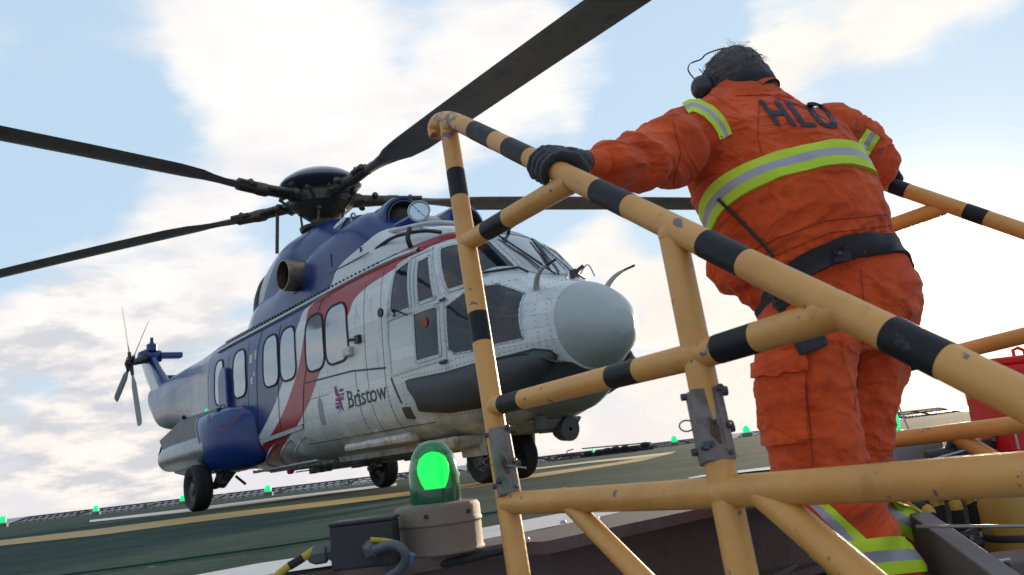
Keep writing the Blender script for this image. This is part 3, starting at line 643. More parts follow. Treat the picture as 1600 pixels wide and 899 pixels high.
for sd in(-1,1):
    wheel('main_wheel',V3(7.5,sd*1.5,.325),.325,.24,HL)
    q=MB(); q.tube([V3(7.5,sd*1.55,.325),V3(7.5,sd*1.25,.33),V3(7.3,sd*1.2,.36)],.055,12); q.tube([V3(7.35,sd*1.22,.34),V3(6.75,sd*1.10,.72)],.075,12); q.tube([V3(7.45,sd*1.26,.35),V3(7.1,sd*1.12,.95)],.045,12); q.tube([V3(7.2,sd*1.30,.38),V3(6.9,sd*1.20,.75)],.02,8); q.box(V3(7.25,sd*1.24,.42),(.16,.12,.16)); q.tube([V3(6.95,sd*1.15,.42),V3(7.0,sd*1.0,.30)],.02,8); q.build('main_leg',M_dgrey,HL,ang=35)
    # sponson
    def sring(s,y0,y1,z0,z1,e=2.4,n=40):
        cy,cz=(y0+y1)/2,(z0+z1)/2; hy,hz=(y1-y0)/2,(z1-z0)/2; out=[]
        for k in range(n):
            a=2*math.pi*k/n; c_,q_=math.cos(a),math.sin(a); out.append(V3(s,sd*(cy+math.copysign(hy*abs(c_)**(2/e),c_)),cz+math.copysign(hz*abs(q_)**(2/e),q_)))
        return out
    st=[(6.42,.80,1.02,.66,1.12,2),(6.46,.75,1.12,.60,1.22,2),(6.56,.7,1.27,.54,1.32,2.2),(6.72,.7,1.40,.50,1.38,2.3),(6.94,.7,1.50,.48,1.40,2.5),(7.2,.7,1.54,.48,1.40,2.6)]
    def slant(p): 
        k=max(0,(p.z-.85)/.55); return Vector((p.x-.55*k**1.6,p.y,p.z))
    last=[slant(p_) for p_ in sring(*st[-1])]
    mid=[p_.lerp(q_,.5) for p_,q_ in zip(sring(*st[-1]),last)]
    q=MB().loft([sring(*a) for a in st]+[mid,last]); sp_=q.build('sponson',M_blue,HL,ang=50)
    cen=V3(7.4,sd*1.1,.93); r0=[p_.lerp(V3(p_.x*-1,sd*1.1,.93),-.012) for p_ in last]; r1=[p_+Vector((-.06,0,0)) for p_ in r0]; r2=[p_.lerp(V3(-p_.x,sd*1.1,.93),.09) for p_ in r1]; r3=[p_+Vector((.06,0,0)) for p_ in r2]
    MB().loft([r0,r1,r2,r3],cap=False).build('sponson_rim',M_blue,sp_,ang=30)
    prof=[(7.0,.50),(7.0,1.40),(8.55,1.42),(9.9,1.19),(9.75,1.04),(9.1,.60),(8.5,.52)]
    q=MB(); 
    def plate(mb,pr,ya,yb,nn): 
        A=[V3(s,sd*ya,z) for s,z in pr]; B=[V3(s,sd*yb,z) for s,z in pr]; m_=len(pr); mb.add(A+B,[tuple(range(m_)),tuple(range(2*m_-1,m_-1,-1))]+[(i,(i+1)%m_,m_+(i+1)%m_,m_+i) for i in range(m_)])
    plate(q,prof,.80,1.36,0); q.build('sponson_tail',M_navy,sp_,smooth=False,bevel=.02)
    q=MB()
    q.lathe([(.0,-.02),(.10,-.02),(.20,.0),(.215,.03),(.215,1.9),(.195,2.2),(.12,2.36),(.0,2.42)],V3(7.15,sd*1.34,.86),Vector((-1,0,-.012)),32); q.build('stowage_pod',M_steel,sp_,ang=40)
    q=MB().lathe([(.0,0),(.03,0),(.03,.04),(.0,.06)],V3(7.85,sd*1.22,1.42),(0,0,1),12); q.build('navigation_light',M_greenfar if sd<0 else M_red,sp_)
    q=MB(); q.tube(smoothpath([V3(7.35,sd*1.2,1.39),V3(7.3,sd*1.2,1.45),V3(7.15,sd*1.2,1.45),V3(7.1,sd*1.2,1.385)],4),.01,6); q.tube([V3(9.8,sd*1.34,1.08),V3(9.9,sd*1.36,.94)],.02,6); q.build('grab_handle',M_black,sp_)
    q=MB(); q.tube([V3(8.5,sd*1.34,1.40),V3(8.5,sd*1.38,1.45)],.03,8); q.build('tie_ring',M_black,sp_)
    # curved red walkway outline painted on top of the sponson
    q=MB(); 
    def sp_surf(s,u):
        for i in range(len(st)-1):
            if st[i][0]<=s<=st[i+1][0]:
                t=(s-st[i][0])/(st[i+1][0]-st[i][0]); b_=[st[i][j]*(1-t)+st[i+1][j]*t for j in range(6)]; break
        cy_,cz_=(b_[1]+b_[2])/2,(b_[3]+b_[4])/2; a_=u; c_,q_=math.cos(a_),math.sin(a_); e=b_[5]
        return V3(s,sd*(cy_+(b_[2]-b_[1])/2*abs(c_)**(2/e)*(1 if c_>0 else -1)),cz_+(b_[4]-b_[3])/2*abs(q_)**(2/e)*(1 if q_>0 else -1))
    pts=[sp_surf(7.19,R(100)),sp_surf(7.15,R(50)),sp_surf(7.0,R(30)),sp_surf(6.75,R(14)),sp_surf(6.66,R(12)),sp_surf(6.6,R(30)),sp_surf(6.58,R(60)),sp_surf(6.66,R(90))]
    q.tube(smoothpath(pts,6),.005,4); q.build('painted_outline',M_red,sp_)
# blue vertical duct between the rear windows
q=MB(); patch(q,round_poly([(7.32,1.36),(7.72,1.36),(7.70,1.96),(7.55,2.06),(7.36,2.0)],.08),P_side,-1,.07,.09); q.build('rear_duct',M_blue,HL,smooth=False,bevel=.02)
q=MB(); 
for s0,z0,w0,h0 in((6.45,1.95,.10,.12),(6.30,1.98,.05,.12),(6.45,1.65,.07,.10),(6.36,1.75,.05,.06)): patch(q,[(s0,z0),(s0+w0,z0),(s0+w0,z0+h0),(s0,z0+h0)],P_side,-1,.003,.006)
q.build('placard',mat('placard_white',(.55,.55,.52),.5),HL,smooth=False)
# ---- engine cowling, gearbox fairing
def cring(s,w_,zb,zt,e,n=56):
    out=[]; zc=zb
    for k in range(n):
        a=math.pi*k/(n-1); c_,q_=math.cos(a),math.sin(a); out.append(V3(s,math.copysign(w_*abs(c_)**(2/e),c_),zc+(zt-zc)*abs(q_)**(2/e)))
    return out
def cloft(name,st,m,par=HL,ang=45,xs=None):
    ks=[pch([a[0] for a in st],[a[i] for a in st]) for i in range(1,5)]; q=MB(); s=st[0][0]; L=[]
    while s<st[-1][0]: L.append(s); s+=.08
    L.append(st[-1][0]); q.loft([cring(s,*[f(s) for f in ks]) for s in L]); return q.build(name,m,par,ang=ang)
cloft('engine_cowling',[(1.95,.50,2.55,2.68,2.5),(2.3,.74,2.5,2.80,2.8),(2.75,.84,2.46,2.90,3.2),(3.05,.88,2.42,3.12,4.),(3.5,.91,2.4,3.30,5.5),(4.5,.925,2.38,3.20,6.5),(5.1,.91,2.38,3.10,6.),(6.2,.86,2.38,3.05,3.4),(7.0,.78,2.4,3.1,3.0),(7.8,.6,2.4,2.95,2.6),(8.9,.30,2.5,2.75,2.2)],M_cowl)
cloft('gearbox_fairing',[(3.5,.42,2.9,3.30,2.4),(4.1,.52,2.9,3.50,2.5),(4.8,.60,2.9,3.68,2.7),(5.5,.66,2.9,3.80,2.8),(6.2,.68,2.9,3.80,2.8),(6.8,.67,2.8,3.66,2.8),(7.15,.64,2.7,3.50,2.7)],M_cowl)
# dark rear rim of the fairing
r0=cring(7.15,.66,2.75,3.53,2.7); r1=cring(7.30,.64,2.75,3.46,2.7); q=MB(); q.loft([[p.lerp(Vector((p.x,0,3.0)),k) for p in r_] for r_,k in((cring(7.08,.655,2.75,3.545,2.7),0),(r0,-.02),(r1,0),(r1,.25),(r0,.5))],cap=False); q.build('cooler_outlet',M_black,HL,ang=30)
# edge line over the fairing crest and hatch lines
q=MB(); 
for s in (4.55,):
    pts=[p+Vector((0,0,.004)) for p in cring(s,.585,2.9,3.625,2.6)]; q.tube(pts,.006,4)
for s,w_,zt in ((3.5,.90,3.24),(4.3,.915,3.175)):
    pts=[p*1.0+Vector((0,0,.003)) for p in cring(s,w_+.003,2.4,zt+.003,3.7)]; q.tube(pts,.006,4)
q.tube([V3(s,-.918,2.66) for s in(3.1,3.6,4.2,4.9,5.2)],.007,4); q.build('cowling_seams',M_black,HL)
q=MB(); q.box(V3(4.02,-.91,2.80),(.03,.03,.16)); q.box(V3(3.3,-.90,2.75),(.03,.02,.05)); q.build('cowling_latch',M_black,HL,smooth=False)
# crest hole and hook
q=MB(); patch_=None
q.lathe([(.02,0),(.10,.0),(.105,.02),(.02,.02)],V3(4.52,-.50,3.46),(0,-.75,.66),20); q.build('inspection_hole',mat('hole_light',(.65,.7,.72),.5),HL)  # pale solid disc; light showing through the hole is put into its colour
q=MB(); q.tube([V3(4.24+.06*math.cos(a),-.46,3.46+.06*math.sin(a)) for a in[R(d) for d in range(-60,220,28)]],.014,6); q.build('lifting_hook',M_white,HL)
for sy in(-1,1):
    c=V3(3.02,sy*.44,3.06); ax=Vector((1,sy*.08,.02)).normalized()
    q=MB().lathe([(.30,-.55),(.295,-.25),(.30,-.06),(.285,.0),(.255,.015),(.235,-.02),(.235,-.06)],c,ax,40); nc=q.build('intake_cowl',M_blue,HL,ang=40)
    q=MB().lathe([(.236,-.05),(.22,-.12),(.12,.02),(.001,.06)],c,ax,32); q.build('intake_screen',mat('intake_mesh',(.035,.033,.032),.8,.3,.4,60.),nc)
    q=MB().lathe([(.237,-.04),(.237,.03),(.222,.03),(.222,-.04)],c,ax,40); q.build('intake_ring',M_dgrey,nc)
    # exhaust
    c=V3(5.02,sy*.92,2.86); ax=Vector((.02,sy*1.,.0)).normalized()
    q=MB().lathe([(.20,-.25),(.205,.0),(.205,.12),(.20,.20),(.185,.20),(.18,.10),(.17,-.1),(.001,-.15)],c,ax,36,); 
    ex=q.build('exhaust_pipe',M_burnt,HL,ang=40)
    MB().lathe([(.178,.08),(.174,.02),(.001,-.08)],c,ax,28).build('exhaust_bore',mat('soot',(.012,.010,.009),.9),ex)
# mirror with cross on its arm, roof pipes and wire cutter
c=V3(2.60,-.52,3.03); q=MB(); ax=Vector((.78,-.6,.1)).normalized(); u=ax.orthogonal().normalized(); v_=ax.cross(u)
q.tube([c+(u*math.cos(t)+v_*math.sin(t))*.118 for t in[2*math.pi*k/24 for k in range(25)]],.014,8); q.tube([c+v_*.11,c-v_*.11],.006,6); mr=q.build('inspection_mirror',M_steel,HL)
q=MB().lathe([(.001,0),(.112,0),(.112,-.012),(.001,-.012)],c,ax,24); q.build('mirror_glass',mat('mirror_glass',(.5,.55,.6),.04,.9,0),mr)
q=MB(); q.tube(smoothpath([c-Vector((0,0,.11)),c+Vector((.02,.0,-.2)),c+Vector((.05,.16,-.24)),c+Vector((.05,.3,-.16))],5),.014,6); q.tube([c,V3(2.98,-.66,2.95)],.012,6); q.build('mirror_arm',M_steel,mr)
q=MB(); q.tube(smoothpath([V3(1.95,-.70,2.58),V3(2.2,-.78,2.66),V3(2.7,-.84,2.72),V3(3.2,-.86,2.66)],5),.02,8); q.tube(smoothpath([V3(2.3,-.86,2.50),V3(2.28,-.90,2.60),V3(2.32,-.84,2.72)],5),.028,8); q.build('roof_pipe',M_black,HL)
q=MB(); q.tube(smoothpath([V3(1.8,-.55,2.64),V3(2.2,-.66,2.76),V3(2.9,-.74,2.86)],5),.026,8); q.build('roof_rail',M_frame,HL)
q=MB(); q.tube([V3(1.72,.0,2.55),V3(1.62,.0,2.72)],.02,8); q.box(V3(1.66,0,2.68),(.10,.03,.05)); q.build('roof_sensor',M_black,HL,smooth=False)
q=MB(); q.box(V3(.98,.18,1.94),(.08,.05,.08)); q.tube([V3(.95,.18,1.95),V3(.86,.2,1.99)],.02,8); q.tube(smoothpath([V3(1.0,.24,1.9),V3(.9,.3,2.02),V3(.82,.30,1.88)],4),.006,6); q.tube([V3(1.66,.30,2.5),V3(1.0,.22,1.94)],.006,6); q.build('wire_cutter',M_dgrey,HL,smooth=False)
q=MB(); q.tube([P_side(2.50,1.80,-1,.01),P_side(2.32,1.82,-1,.10),P_side(2.2,1.75,-1,.05)],.010,6); q.lathe([(.001,0),(.05,0),(.05,.02),(.001,.02)],P_side(2.62,1.86,-1,.08),(0,-1,0),16); q.build('door_mirror',M_black,HL)
MB().lathe([(.001,0),(.055,0),(.055,.006),(.001,.006)],P_side(1.98,1.63,-1,.007),(0,-1,0),20).build('window_placard',mat('dull_red',(.30,.04,.03),.6),HL)
# ---- main rotor
HZ=4.28; HS=6.0
q=MB().lathe([(.30,3.5),(.26,3.8),(.20,3.86),(.19,3.98),(.32,4.08),(.46,4.20),(.48,4.34),(.38,4.44),(.10,4.54)],V3(HS,0,0),(0,0,1),28)
hub=q.build('rotor_head',M_rotor,HL,ang=35)
q=MB().lathe([(.2,3.80),(.34,3.82),(.36,3.87),(.2,3.90)],V3(HS,0,0),(0,0,1),28); q.build('swashplate',M_rotor,hub,ang=35)
q=MB().lathe([(.001,4.79),(.15,4.78),(.30,4.745),(.45,4.68),(.56,4.60),(.605,4.545),(.61,4.53),(.585,4.50),(.50,4.46),(.38,4.41),(.25,4.38),(.001,4.37)],V3(HS,0,0),(0,0,1),56); q.build('dome_cap',M_gloss,hub,ang=60)
q=MB()
for k in range(5):
    a=R(3+72*k); 
    for da in(-.25,.25): 
        c=V3(HS,0,0)+Vector((math.cos(a+da)*.42,math.sin(a+da)*.42,4.50)); q.lathe([(.03,-.12),(.03,.06),(.04,.07),(.04,.09),(.001,.09)],c,(0,0,1),8)
    c=V3(HS,0,0)+Vector((math.cos(a+.6)*.33,math.sin(a+.6)*.33,4.1)); q.tube([c,V3(HS,0,0)+Vector((math.cos(a+.45)*.62,math.sin(a+.45)*.62,4.34))],.022,8)
    q.tube([V3(HS,0,0)+Vector((math.cos(a+.3)*.30,math.sin(a+.3)*.30,3.6)),c],.018,8)
    q.ball(c,.045,6)
q.build('pitch_link',M_rotor,hub)
def airfoil(ch,th,xo,yaw_p,n=22):
    pts=[]
    for k in range(n):
        t=2*math.pi*k/n; u=.5+.5*math.cos(t); y=th*math.sin(t)*(1.05 if u<.35 else max(.08,(1-u)*1.55))*.5*2**.2
        pts.append(((u-.27)*ch+xo,y))
    c,s_=math.cos(yaw_p),math.sin(yaw_p); return [(a*c-b*s_,a*s_+b*c) for a,b in pts]
def blade(azd,pitch=-.10):
    a=R(azd); ur=Vector((math.cos(a),math.sin(a),0)); ut=Vector((-math.sin(a),math.cos(a),0)); O=V3(HS,0,HZ)
    def P3(r,t,z): return O+ur*r+ut*t+Vector((0,0,z))
    def dz(r): return -.004*max(0,r-1)**1.75+.0
    q=MB(); rings=[]
    for r,ch,th,xo in ((1.30,.18,.10,0),(1.5,.20,.10,0),(1.62,.22,.09,0),(1.75,.25,.08,.01),(1.95,.34,.07,.01),(2.15,.50,.065,.0),(2.5,.59,.058,.0),(3.5,.60,.058,0),(5.,.60,.055,0),(6.5,.60,.05,0),(7.7,.60,.045,0),(7.95,.50,.04,.03),(8.1,.28,.02,.12)):
        rings.append([P3(r,x_,y_+dz(r)) for x_,y_ in airfoil(ch*.87,th,xo,pitch)])
    b=q.loft(rings).build('rotor_blade',M_blade,HL,ang=50)
    q=MB(); q.tube([P3(.30,0,.02),P3(.55,0,.02),P3(.60,0,.02),P3(.95,0,.01),P3(1.0,0,0),P3(1.12,0,0),P3(1.18,0,0),P3(1.45,0,0)],[.11,.11,.085,.08,.095,.095,.085,.08],14)
    q.box(P3(1.45,0,0),(.20,.22,.14),frame_from(ur)@Matrix(((0,0,1),(0,1,0),(1,0,0)))) if 0 else None
    q.tube([P3(1.22,.10,.02),P3(1.50,.10,.02)],.035,8); q.tube([P3(1.22,-.09,.02),P3(1.50,-.09,.02)],.035,8); q.tube([P3(1.32,-.11,.03),P3(1.32,.13,.03)],.042,8)
    q.tube([P3(.62,-.18,-.02),P3(.62,.16,-.02)],.03,8); q.tube([P3(.62,.18,.0),P3(1.0,.10,.0)],.03,8); q.ball(P3(.62,.20,-.02),.06,6); q.ball(P3(.78,-.12,.06),.05,6)
    q.build('blade_sleeve',M_rotor,b,ang=35); return b
for azd in(-1.5,-76,-144.5,69.5,142): blade(azd)
for x_,y_ in((.42,-.45),(-.55,-.35),(.1,-.52),(-.2,.3)):
    pass
MB().tube([V3(HS+.55,-.52,3.6),V3(HS+.50,-.50,4.2)],.028,8).build('scissor_link',M_rotor,hub)
# ---- tail
q=MB()
fs=[((13.55,15.05),2.45,.15),((14.0,15.35),2.75,.13),((14.55,15.75),3.1,.11),((14.95,16.0),3.38,.10),((15.05,16.02),3.5,.09)]
rings=[]
for (a,b),z,th in [((13.2,14.9),1.95,.16)]+fs:
    rings.append([V3(a+(b-a)*(.5-.5*math.cos(t)),th*math.sin(t)*(1.1 if math.cos(t)>0 else .8),z) for t in[2*math.pi*k/24 for k in range(24)]])
def finfn(t,oc):
    sp=t.new('ShaderNodeSeparateXYZ'); t.put(sp.inputs[0],oc); s=t.m('MULTIPLY',sp.outputs[0],-1.); z=sp.outputs[2]
    e=t.m('GREATER_THAN',t.m('SUBTRACT',s,t.m('MULTIPLY',z,1.25)),10.95); return t.mix(e,BLUE,(.42,.46,.46))
q.loft(rings); q.build('tail_fin',mat('fin_paint',BLUE,.3,0,.1,3.,coat=.3,fn=finfn),HL,ang=60)
q=MB().lathe([(.001,-.30),(.10,-.27),(.17,-.12),(.18,.05),(.13,.22),(.001,.26)],V3(15.3,0,3.50),(0,1,0),20); q.lathe([(.12,0),(.12,.14),(.05,.18),(.04,.30),(.001,.30)],V3(15.2,0,3.62),(.1,0,1),14); gb=q.build('tail_gearbox',M_blue,HL,ang=40)
q=MB().box(V3(15.22,.42,3.50),(.26,.50,.13)); q.build('fin_stub',M_blue,gb,smooth=False,bevel=.03)
q=MB(); rings=[]
for y in(.05,.4,1.2,2.0,2.1): rings.append([V3(14.62+(.50 if y<2.1 else .4)*(.5-.5*math.cos(t))+.0,y,2.92+.06*math.sin(t)) for t in[2*math.pi*k/16 for k in range(16)]])
q.loft(rings).build('stabiliser',M_dgrey,HL,ang=60)
TR=V3(14.86,-.55,3.27)
q=MB().tube([V3(15.25,-.1,3.46),TR],[.12,.055],14); q.lathe([(.06,-.02),(.10,.0),(.10,.06),(.05,.12),(.001,.12)],TR,(0,-1,0),16)
for k in range(4):
    a=R(24+90*k); d=Vector((math.cos(a),0,math.sin(a))); q.tube([TR,TR+d*.30],[.05,.035],10); q.tube([TR+Vector((0,-.12,0)),TR+d*.22+Vector((0,-.03,0))+d.cross(Vector((0,1,0)))*.07],.014,6)
th_=q.build('tail_rotor_head',M_black,HL,ang=40)
for k in range(4):
    a=R(24+90*k); d=Vector((math.cos(a),0,math.sin(a))); tt=d.cross(Vector((0,1,0)));tw=Vector((0,1,0))
    rings=[]
    for r,c_,th in((.26,.05,.03),(.42,.11,.025),(.55,.17,.022),(1.2,.18,.018),(1.50,.17,.014),(1.575,.12,.008)):
        rings.append([TR+d*r+(tt*.92+tw*.38)*(c_*.5*math.cos(t))+(tw*.92-tt*.38)*(th*.5*math.sin(t)) for t in[2*math.pi*j/14 for j in range(14)]])
    MB().loft(rings).build('tail_rotor_blade',mat('tail_blade_grey',(.20,.21,.21),.45,0,.1,4.),th_,ang=60)
# ---- lettering and emblem on the starboard cabin side
def text_mesh(s,bold=.0):
    cu=bpy.data.curves.new('t','FONT'); cu.body=s; cu.size=1; cu.offset=bold; cu.resolution_u=6
    o=bpy.data.objects.new('t',cu); COL.objects.link(o); bpy.context.view_layer.update()
    me=bpy.data.meshes.new_from_object(o.evaluated_get(bpy.context.evaluated_depsgraph_get())); bpy.data.objects.remove(o)
    vs=[v.co.copy() for v in me.vertices]; fs=[tuple(p.vertices) for p in me.polygons]; x0=min(v.x for v in vs); x1=max(v.x for v in vs)
    return [((v.x-x0)/(x1-x0),v.y) for v in vs],fs
tv,tf=text_mesh('Bristow',.006)
cap=max(v[1] for v in tv); 
q=MB(); q.add([P_side(3.655-(3.655-2.79)*u,.985+yy/cap*.185,-1,.004) for u,yy in tv],tf)
# serifs
for u,yy in ((.0,0),(.0,1),(.275,0),(.275,.68),(.345,0),(.215,0)): q.add([P_side(3.665-(.865)*(u+du),.985+(yy*.185)+dv,-1,.0045) for du,dv in((-.012,-.006),(.05,-.006),(.05,.006),(-.012,.006))],[(0,1,2,3)])
q.build('lettering',mat('dark_lettering',(.035,.04,.045),.5,0,.1),HL,smooth=False)
def para(s0,z0,dw,dh,sk=0): return [(s0,z0),(s0-dw,z0+.0),(s0-dw+sk,z0+dh),(s0+sk,z0+dh)]
q=MB(); c0,z0=3.86,1.10
for s_,z_,dw,dh,sk,mi in((.075,.07,.022,.15,.03,0),(.04,.05,.022,.17,.03,1),(.005,.03,.018,.13,.03,0),(-.01,-.13,.022,.15,.03,0),(-.045,-.16,.022,.17,.03,1),(.03,-.16,.018,.13,.03,0)):
    patch(q,para(c0+s_,z0+z_*.8,dw,dh*.75,sk),P_side,-1,.004,.004,.2,mi)
for s_,z_,dw,dh,mi in((-.02,.09,.10,.03,1),(-.02,.045,.11,.022,0),(.11,-.09,.10,.03,1),(.11,-.045,.12,.022,0),(.09,-.005,.20,.02,1),(.09,.02,.20,.012,0)): patch(q,para(c0+s_,z0+z_,dw,dh),P_side,-1,.005,.004,.3,mi)
q.build('emblem',[mat('emblem_red',(.36,.02,.05),.5),mat('emblem_blue',(.03,.05,.24),.5)],HL,smooth=False)
# ------------------------------------------------------------------ handrail in front
def rebase(root,o): o.data.transform(Matrix.Translation(-root.location)); return o
def RZ(a,b): return 1/(.435+.0007*(a-706)+.00007*(b-200))
def RP(a,b,dz=0): return at(a,b,RZ(a,b)+dz)
PR=.0242
def pipe(root,name,A,B,bands=(),r0=PR,r1=None,fn=RP,par=None,m=None,x_axis=True,ends=True):
    """A,B in the rail plane; bands = (from,to) fractions of the pipe painted black"""
    a=fn(*A); b=fn(*B); cuts=sorted(set([0.,1.]+[k for p in bands for k in p])); r1=r1 or r0
    fr=[];mi=[]
    for i in range(len(cuts)-1):
        t0,t1=cuts[i],cuts[i+1]; n=max(1,int((t1-t0)*10)); isb=any(p[0]<=t0+1e-6 and t1<=p[1]+1e-6 for p in bands)
        for k in range(n): fr.append(t0+(t1-t0)*k/n); mi.append(1 if isb else 0)
    fr.append(1.)
    q=MB(); q.tube([a.lerp(b,t) for t in fr],[(r0+(r1-r0)*t)+(0.0) for t in fr],32,mis=mi)
    # wrap of the tape sits a hair proud of the paint
    for p0,p1 in bands: 
        rr=r0+.0007; q.tube([a.lerp(b,p0),a.lerp(b,p0+.0005),a.lerp(b,p1-.0005),a.lerp(b,p1)],[r0-.001,rr,rr,r0-.001],32,mi=1)
    o=q.build(name,[m or M_yel,M_band],par or root); 
    return rebase(root,o) if par is None else rebase(root,o)
def fracs(A,B,pts):
    """photo x (or y) spans turned into fractions along the pipe in space"""
    a=RP(*A); b=RP(*B); out=[]
    for (p0,p1) in pts:
        r=[]
        for p in (p0,p1):
            s0,s1=0.,1.
            for _ in range(30):
                m=(s0+s1)/2; c=a.lerp(b,m)-Vector((0,0,H)); px=800+FPX*c.dot(IX)/c.dot(fwd); py=449.5-FPX*c.dot(IU)/c.dot(fwd)
                d=((px-A[0])*(B[0]-A[0])+(py-A[1])*(B[1]-A[1])); e=((p[0]-A[0])*(B[0]-A[0])+(p[1]-A[1])*(B[1]-A[1]))
                if d<e: s0=m
                else: s1=m
            r.append(s0)
        out.append(tuple(r))
    return out
HR=empty('handrail',RP(812,905))
tag(HR,'scratched yellow tube handrail with black bands in the foreground, held by the gloved left hand','handrail')
T0,T1=(728,197.5),(1660,654)
tr=pipe(HR,'top_rail',T0,T1,fracs(T0,T1,[((741,204),(773,221)),((795,231),(828,247)),((934,298),(984,323)),((1103,381),(1166,412)),((1392,521),(1480,565)),]))
bend=smoothpath([RP(728,197.5),RP(712,190.5),RP(698,187.5),RP(686,191,.004),RP(681,201,.01),RP(684,212,.02)],6)
rebase(HR,MB().tube(bend,PR,32).build('rail_bend',mat('worn_yellow_pipe_paint',(.64,.27,.048),.42,0,.07,9.,.0012,45.,dirt=((.10,.10,.125),.50,.515,24.,.95)),HR))
A,B=(700,193),(813,912); pipe(HR,'post',A,B,fracs(A,B,[((707,269),(713,311)),((750,490),(757,536))]),r0=.0245,r1=.0255)
A,B=(1050,362),(1163,915); pipe(HR,'post',A,B,r0=.0245)
A,B=(731,378),(893,284); pipe(HR,'upper_brace',A,B,fracs(A,B,[((762,360),(795,341))]))
A,B=(776,634.5),(1085,557); pipe(HR,'middle_rail',A,B,fracs(A,B,[((787,632),(818,624)),((957,589),(1000,578))]),r0=.0215,r1=.023)
A,B=(1085,557),(1318,486); pipe(HR,'middle_rail',A,B,fracs(A,B,[((1124,546),(1184,528))]),r0=.0235,r1=.0245)
A,B=(793,787),(1128,770); pipe(HR,'lower_rail',A,B,r0=.0245)
A,B=(1128,769),(1700,735.5); pipe(HR,'lower_rail',A,B,r0=.0245)
pipe(HR,'lower_brace',(878,775),(1015,915),r0=.019)
pipe(HR,'lower_brace',(1190,768),(1385,935),r0=.0235)
# weld fillets where tubes meet
q=MB()
for a,b,r in ((706,196,.027),(731,378,.0262),(887,288,.0255),(777,634,.0255),(1052,366,.027),(1088,557,.0285),(1288,490,.0262),(797,787,.027),(1133,770,.028)):
    q.ball(RP(a,b),r,10)
rebase(HR,q.build('weld',M_yel,HR))
# folding joints: grey sleeves with bolts, pins and wire
def joint(A,B,rw):
    a,b=RP(*A),RP(*B); d=(b-a).normalized(); c=(a+b)/2; L=(b-a).length; X=IX-d*IX.dot(d); X.normalize(); Y=d.cross(X)
    if Y.dot(fwd)>0: Y=-Y     # towards the camera
    Mx=Matrix((X,Y,d)).transposed()
    q=MB(); q.tube([a,a.lerp(b,.02),a.lerp(b,.98),b],[rw*.96,rw,rw*1.02,rw*.98],28); q.box(c+Y*rw*.62,(rw*1.75,rw*.8,L*.98),Mx)
    q.box(c+Y*rw*1.0+X*rw*.55,(rw*.25,rw*.2,L*.8),Mx)
    j=rebase(HR,q.build('folding_joint',M_galv,HR,ang=35,bevel=.001))
    q=MB(); pin=lambda t,u,r_,h:(q.lathe([(.001,h),(r_*.8,h),(r_,h*.75),(r_,-.004)],a.lerp(b,t)+Y*rw*1.0+X*rw*u,Y,10))
    for t,u,r_,h in((.04,.75,.006,.010),(.06,.72,.008,.003),(.55,.85,.006,.010),(.80,-.75,.007,.010),(.92,.6,.004,.007),(.5,.0,.0035,.014),(.78,-.4,.005,.007)): pin(t,u,r_,h)
    q.lathe([(.001,.009),(.006,.009),(.006,-.006)],a.lerp(b,.05)-X*rw*.95,-X,10); q.lathe([(.001,.010),(.006,.010),(.007,-.006)],a.lerp(b,.82)-X*rw*.95,-X,10); q.lathe([(.001,.014),(.008,.014),(.009,-.006)],a.lerp(b,.03)+X*rw*.95,X,10); q.lathe([(.001,.012),(.007,.012),(.008,-.006)],a.lerp(b,.55)+X*rw*.95,X,10)
    rebase(HR,q.build('joint_bolt',M_dgrey,j))
    q=MB()
    for k in range(5):
        s=a.lerp(b,.42+.03*k)+Y*rw*1.05-X*rw*(.2-.09*k); q.tube(smoothpath([s,s+Y*.006+d*.008,s+Y*.004+d*.02+X*.003*(k%3-1),s+d*.03],3),.0012,5)
    q.tube([a.lerp(b,.45)-X*rw*1.0+ (X*-.012*math.cos(t)+d*.009*math.sin(t))-X*.008 for t in[2*math.pi*k/12 for k in range(13)]],.0014,5)
    rebase(HR,q.build('lock_wire',mat('rusty_wire',(.16,.08,.05),.6,.5,.3,40.),j)); return X,Y,d
X,Y,dd=joint((779,672),(797,776),.0262)
p0=RP(790,733)+Y*.03; q=MB(); q.tube([p0,p0+X*.045+dd*.014],.0022,6)
rebase(HR,q.build('locking_pin',M_steel,HR))
joint((1097,612),(1121,724),.0282)
q=MB()
for k in range(6):
    s=RP(785+k*1.5,700+k*4)+Y*.031; q.tube(smoothpath([s,s-X*(.012+.004*k)+dd*.02+Y*.004,s-X*(.010+.002*k)+dd*.05,s-X*.004+dd*(.06+.01*k)],4),.0010,5)
rebase(HR,q.build('green_twine',mat('green_twine',(.10,.20,.13),.8),HR))
# flat bar crossing at the right end
q=MB(); a=at(1514,618,1.18); b=at(1640,598,1.0); q.tube([a,b],.006,8); rebase(HR,q.build('end_bar',M_yel,HR))
# ------------------------------------------------------------------ far handrail behind the crewman
FR=empty('handrail',at(1400,690,2.75)); tag(FR,'yellow tube handrail with black bands behind and right of the person in orange','handrail')
fp=lambda d0,d1:(lambda a,b:at(a,b,d0+(d1-d0)*(a-1380)/220))
F1=fp(2.72,2.45)
def fpipe(nm,A,B,bands=(),r=.024): return pipe(FR,nm,A,B,bands,r0=r,fn=F1)
fpipe('top_rail',(1372,283),(1640,375),[(.09,.19),(.54,.66)])
fpipe('upper_brace',(1475,324),(1300,385))
fpipe('middle_rail',(1300,598),(1640,515),[(.36,.44)])
fpipe('lower_rail',(1380,689),(1660,655),r=.026)
fpipe('lower_brace',(1486,676),(1600,745),r=.024)
fpipe('post',(1330,395),(1352,760))
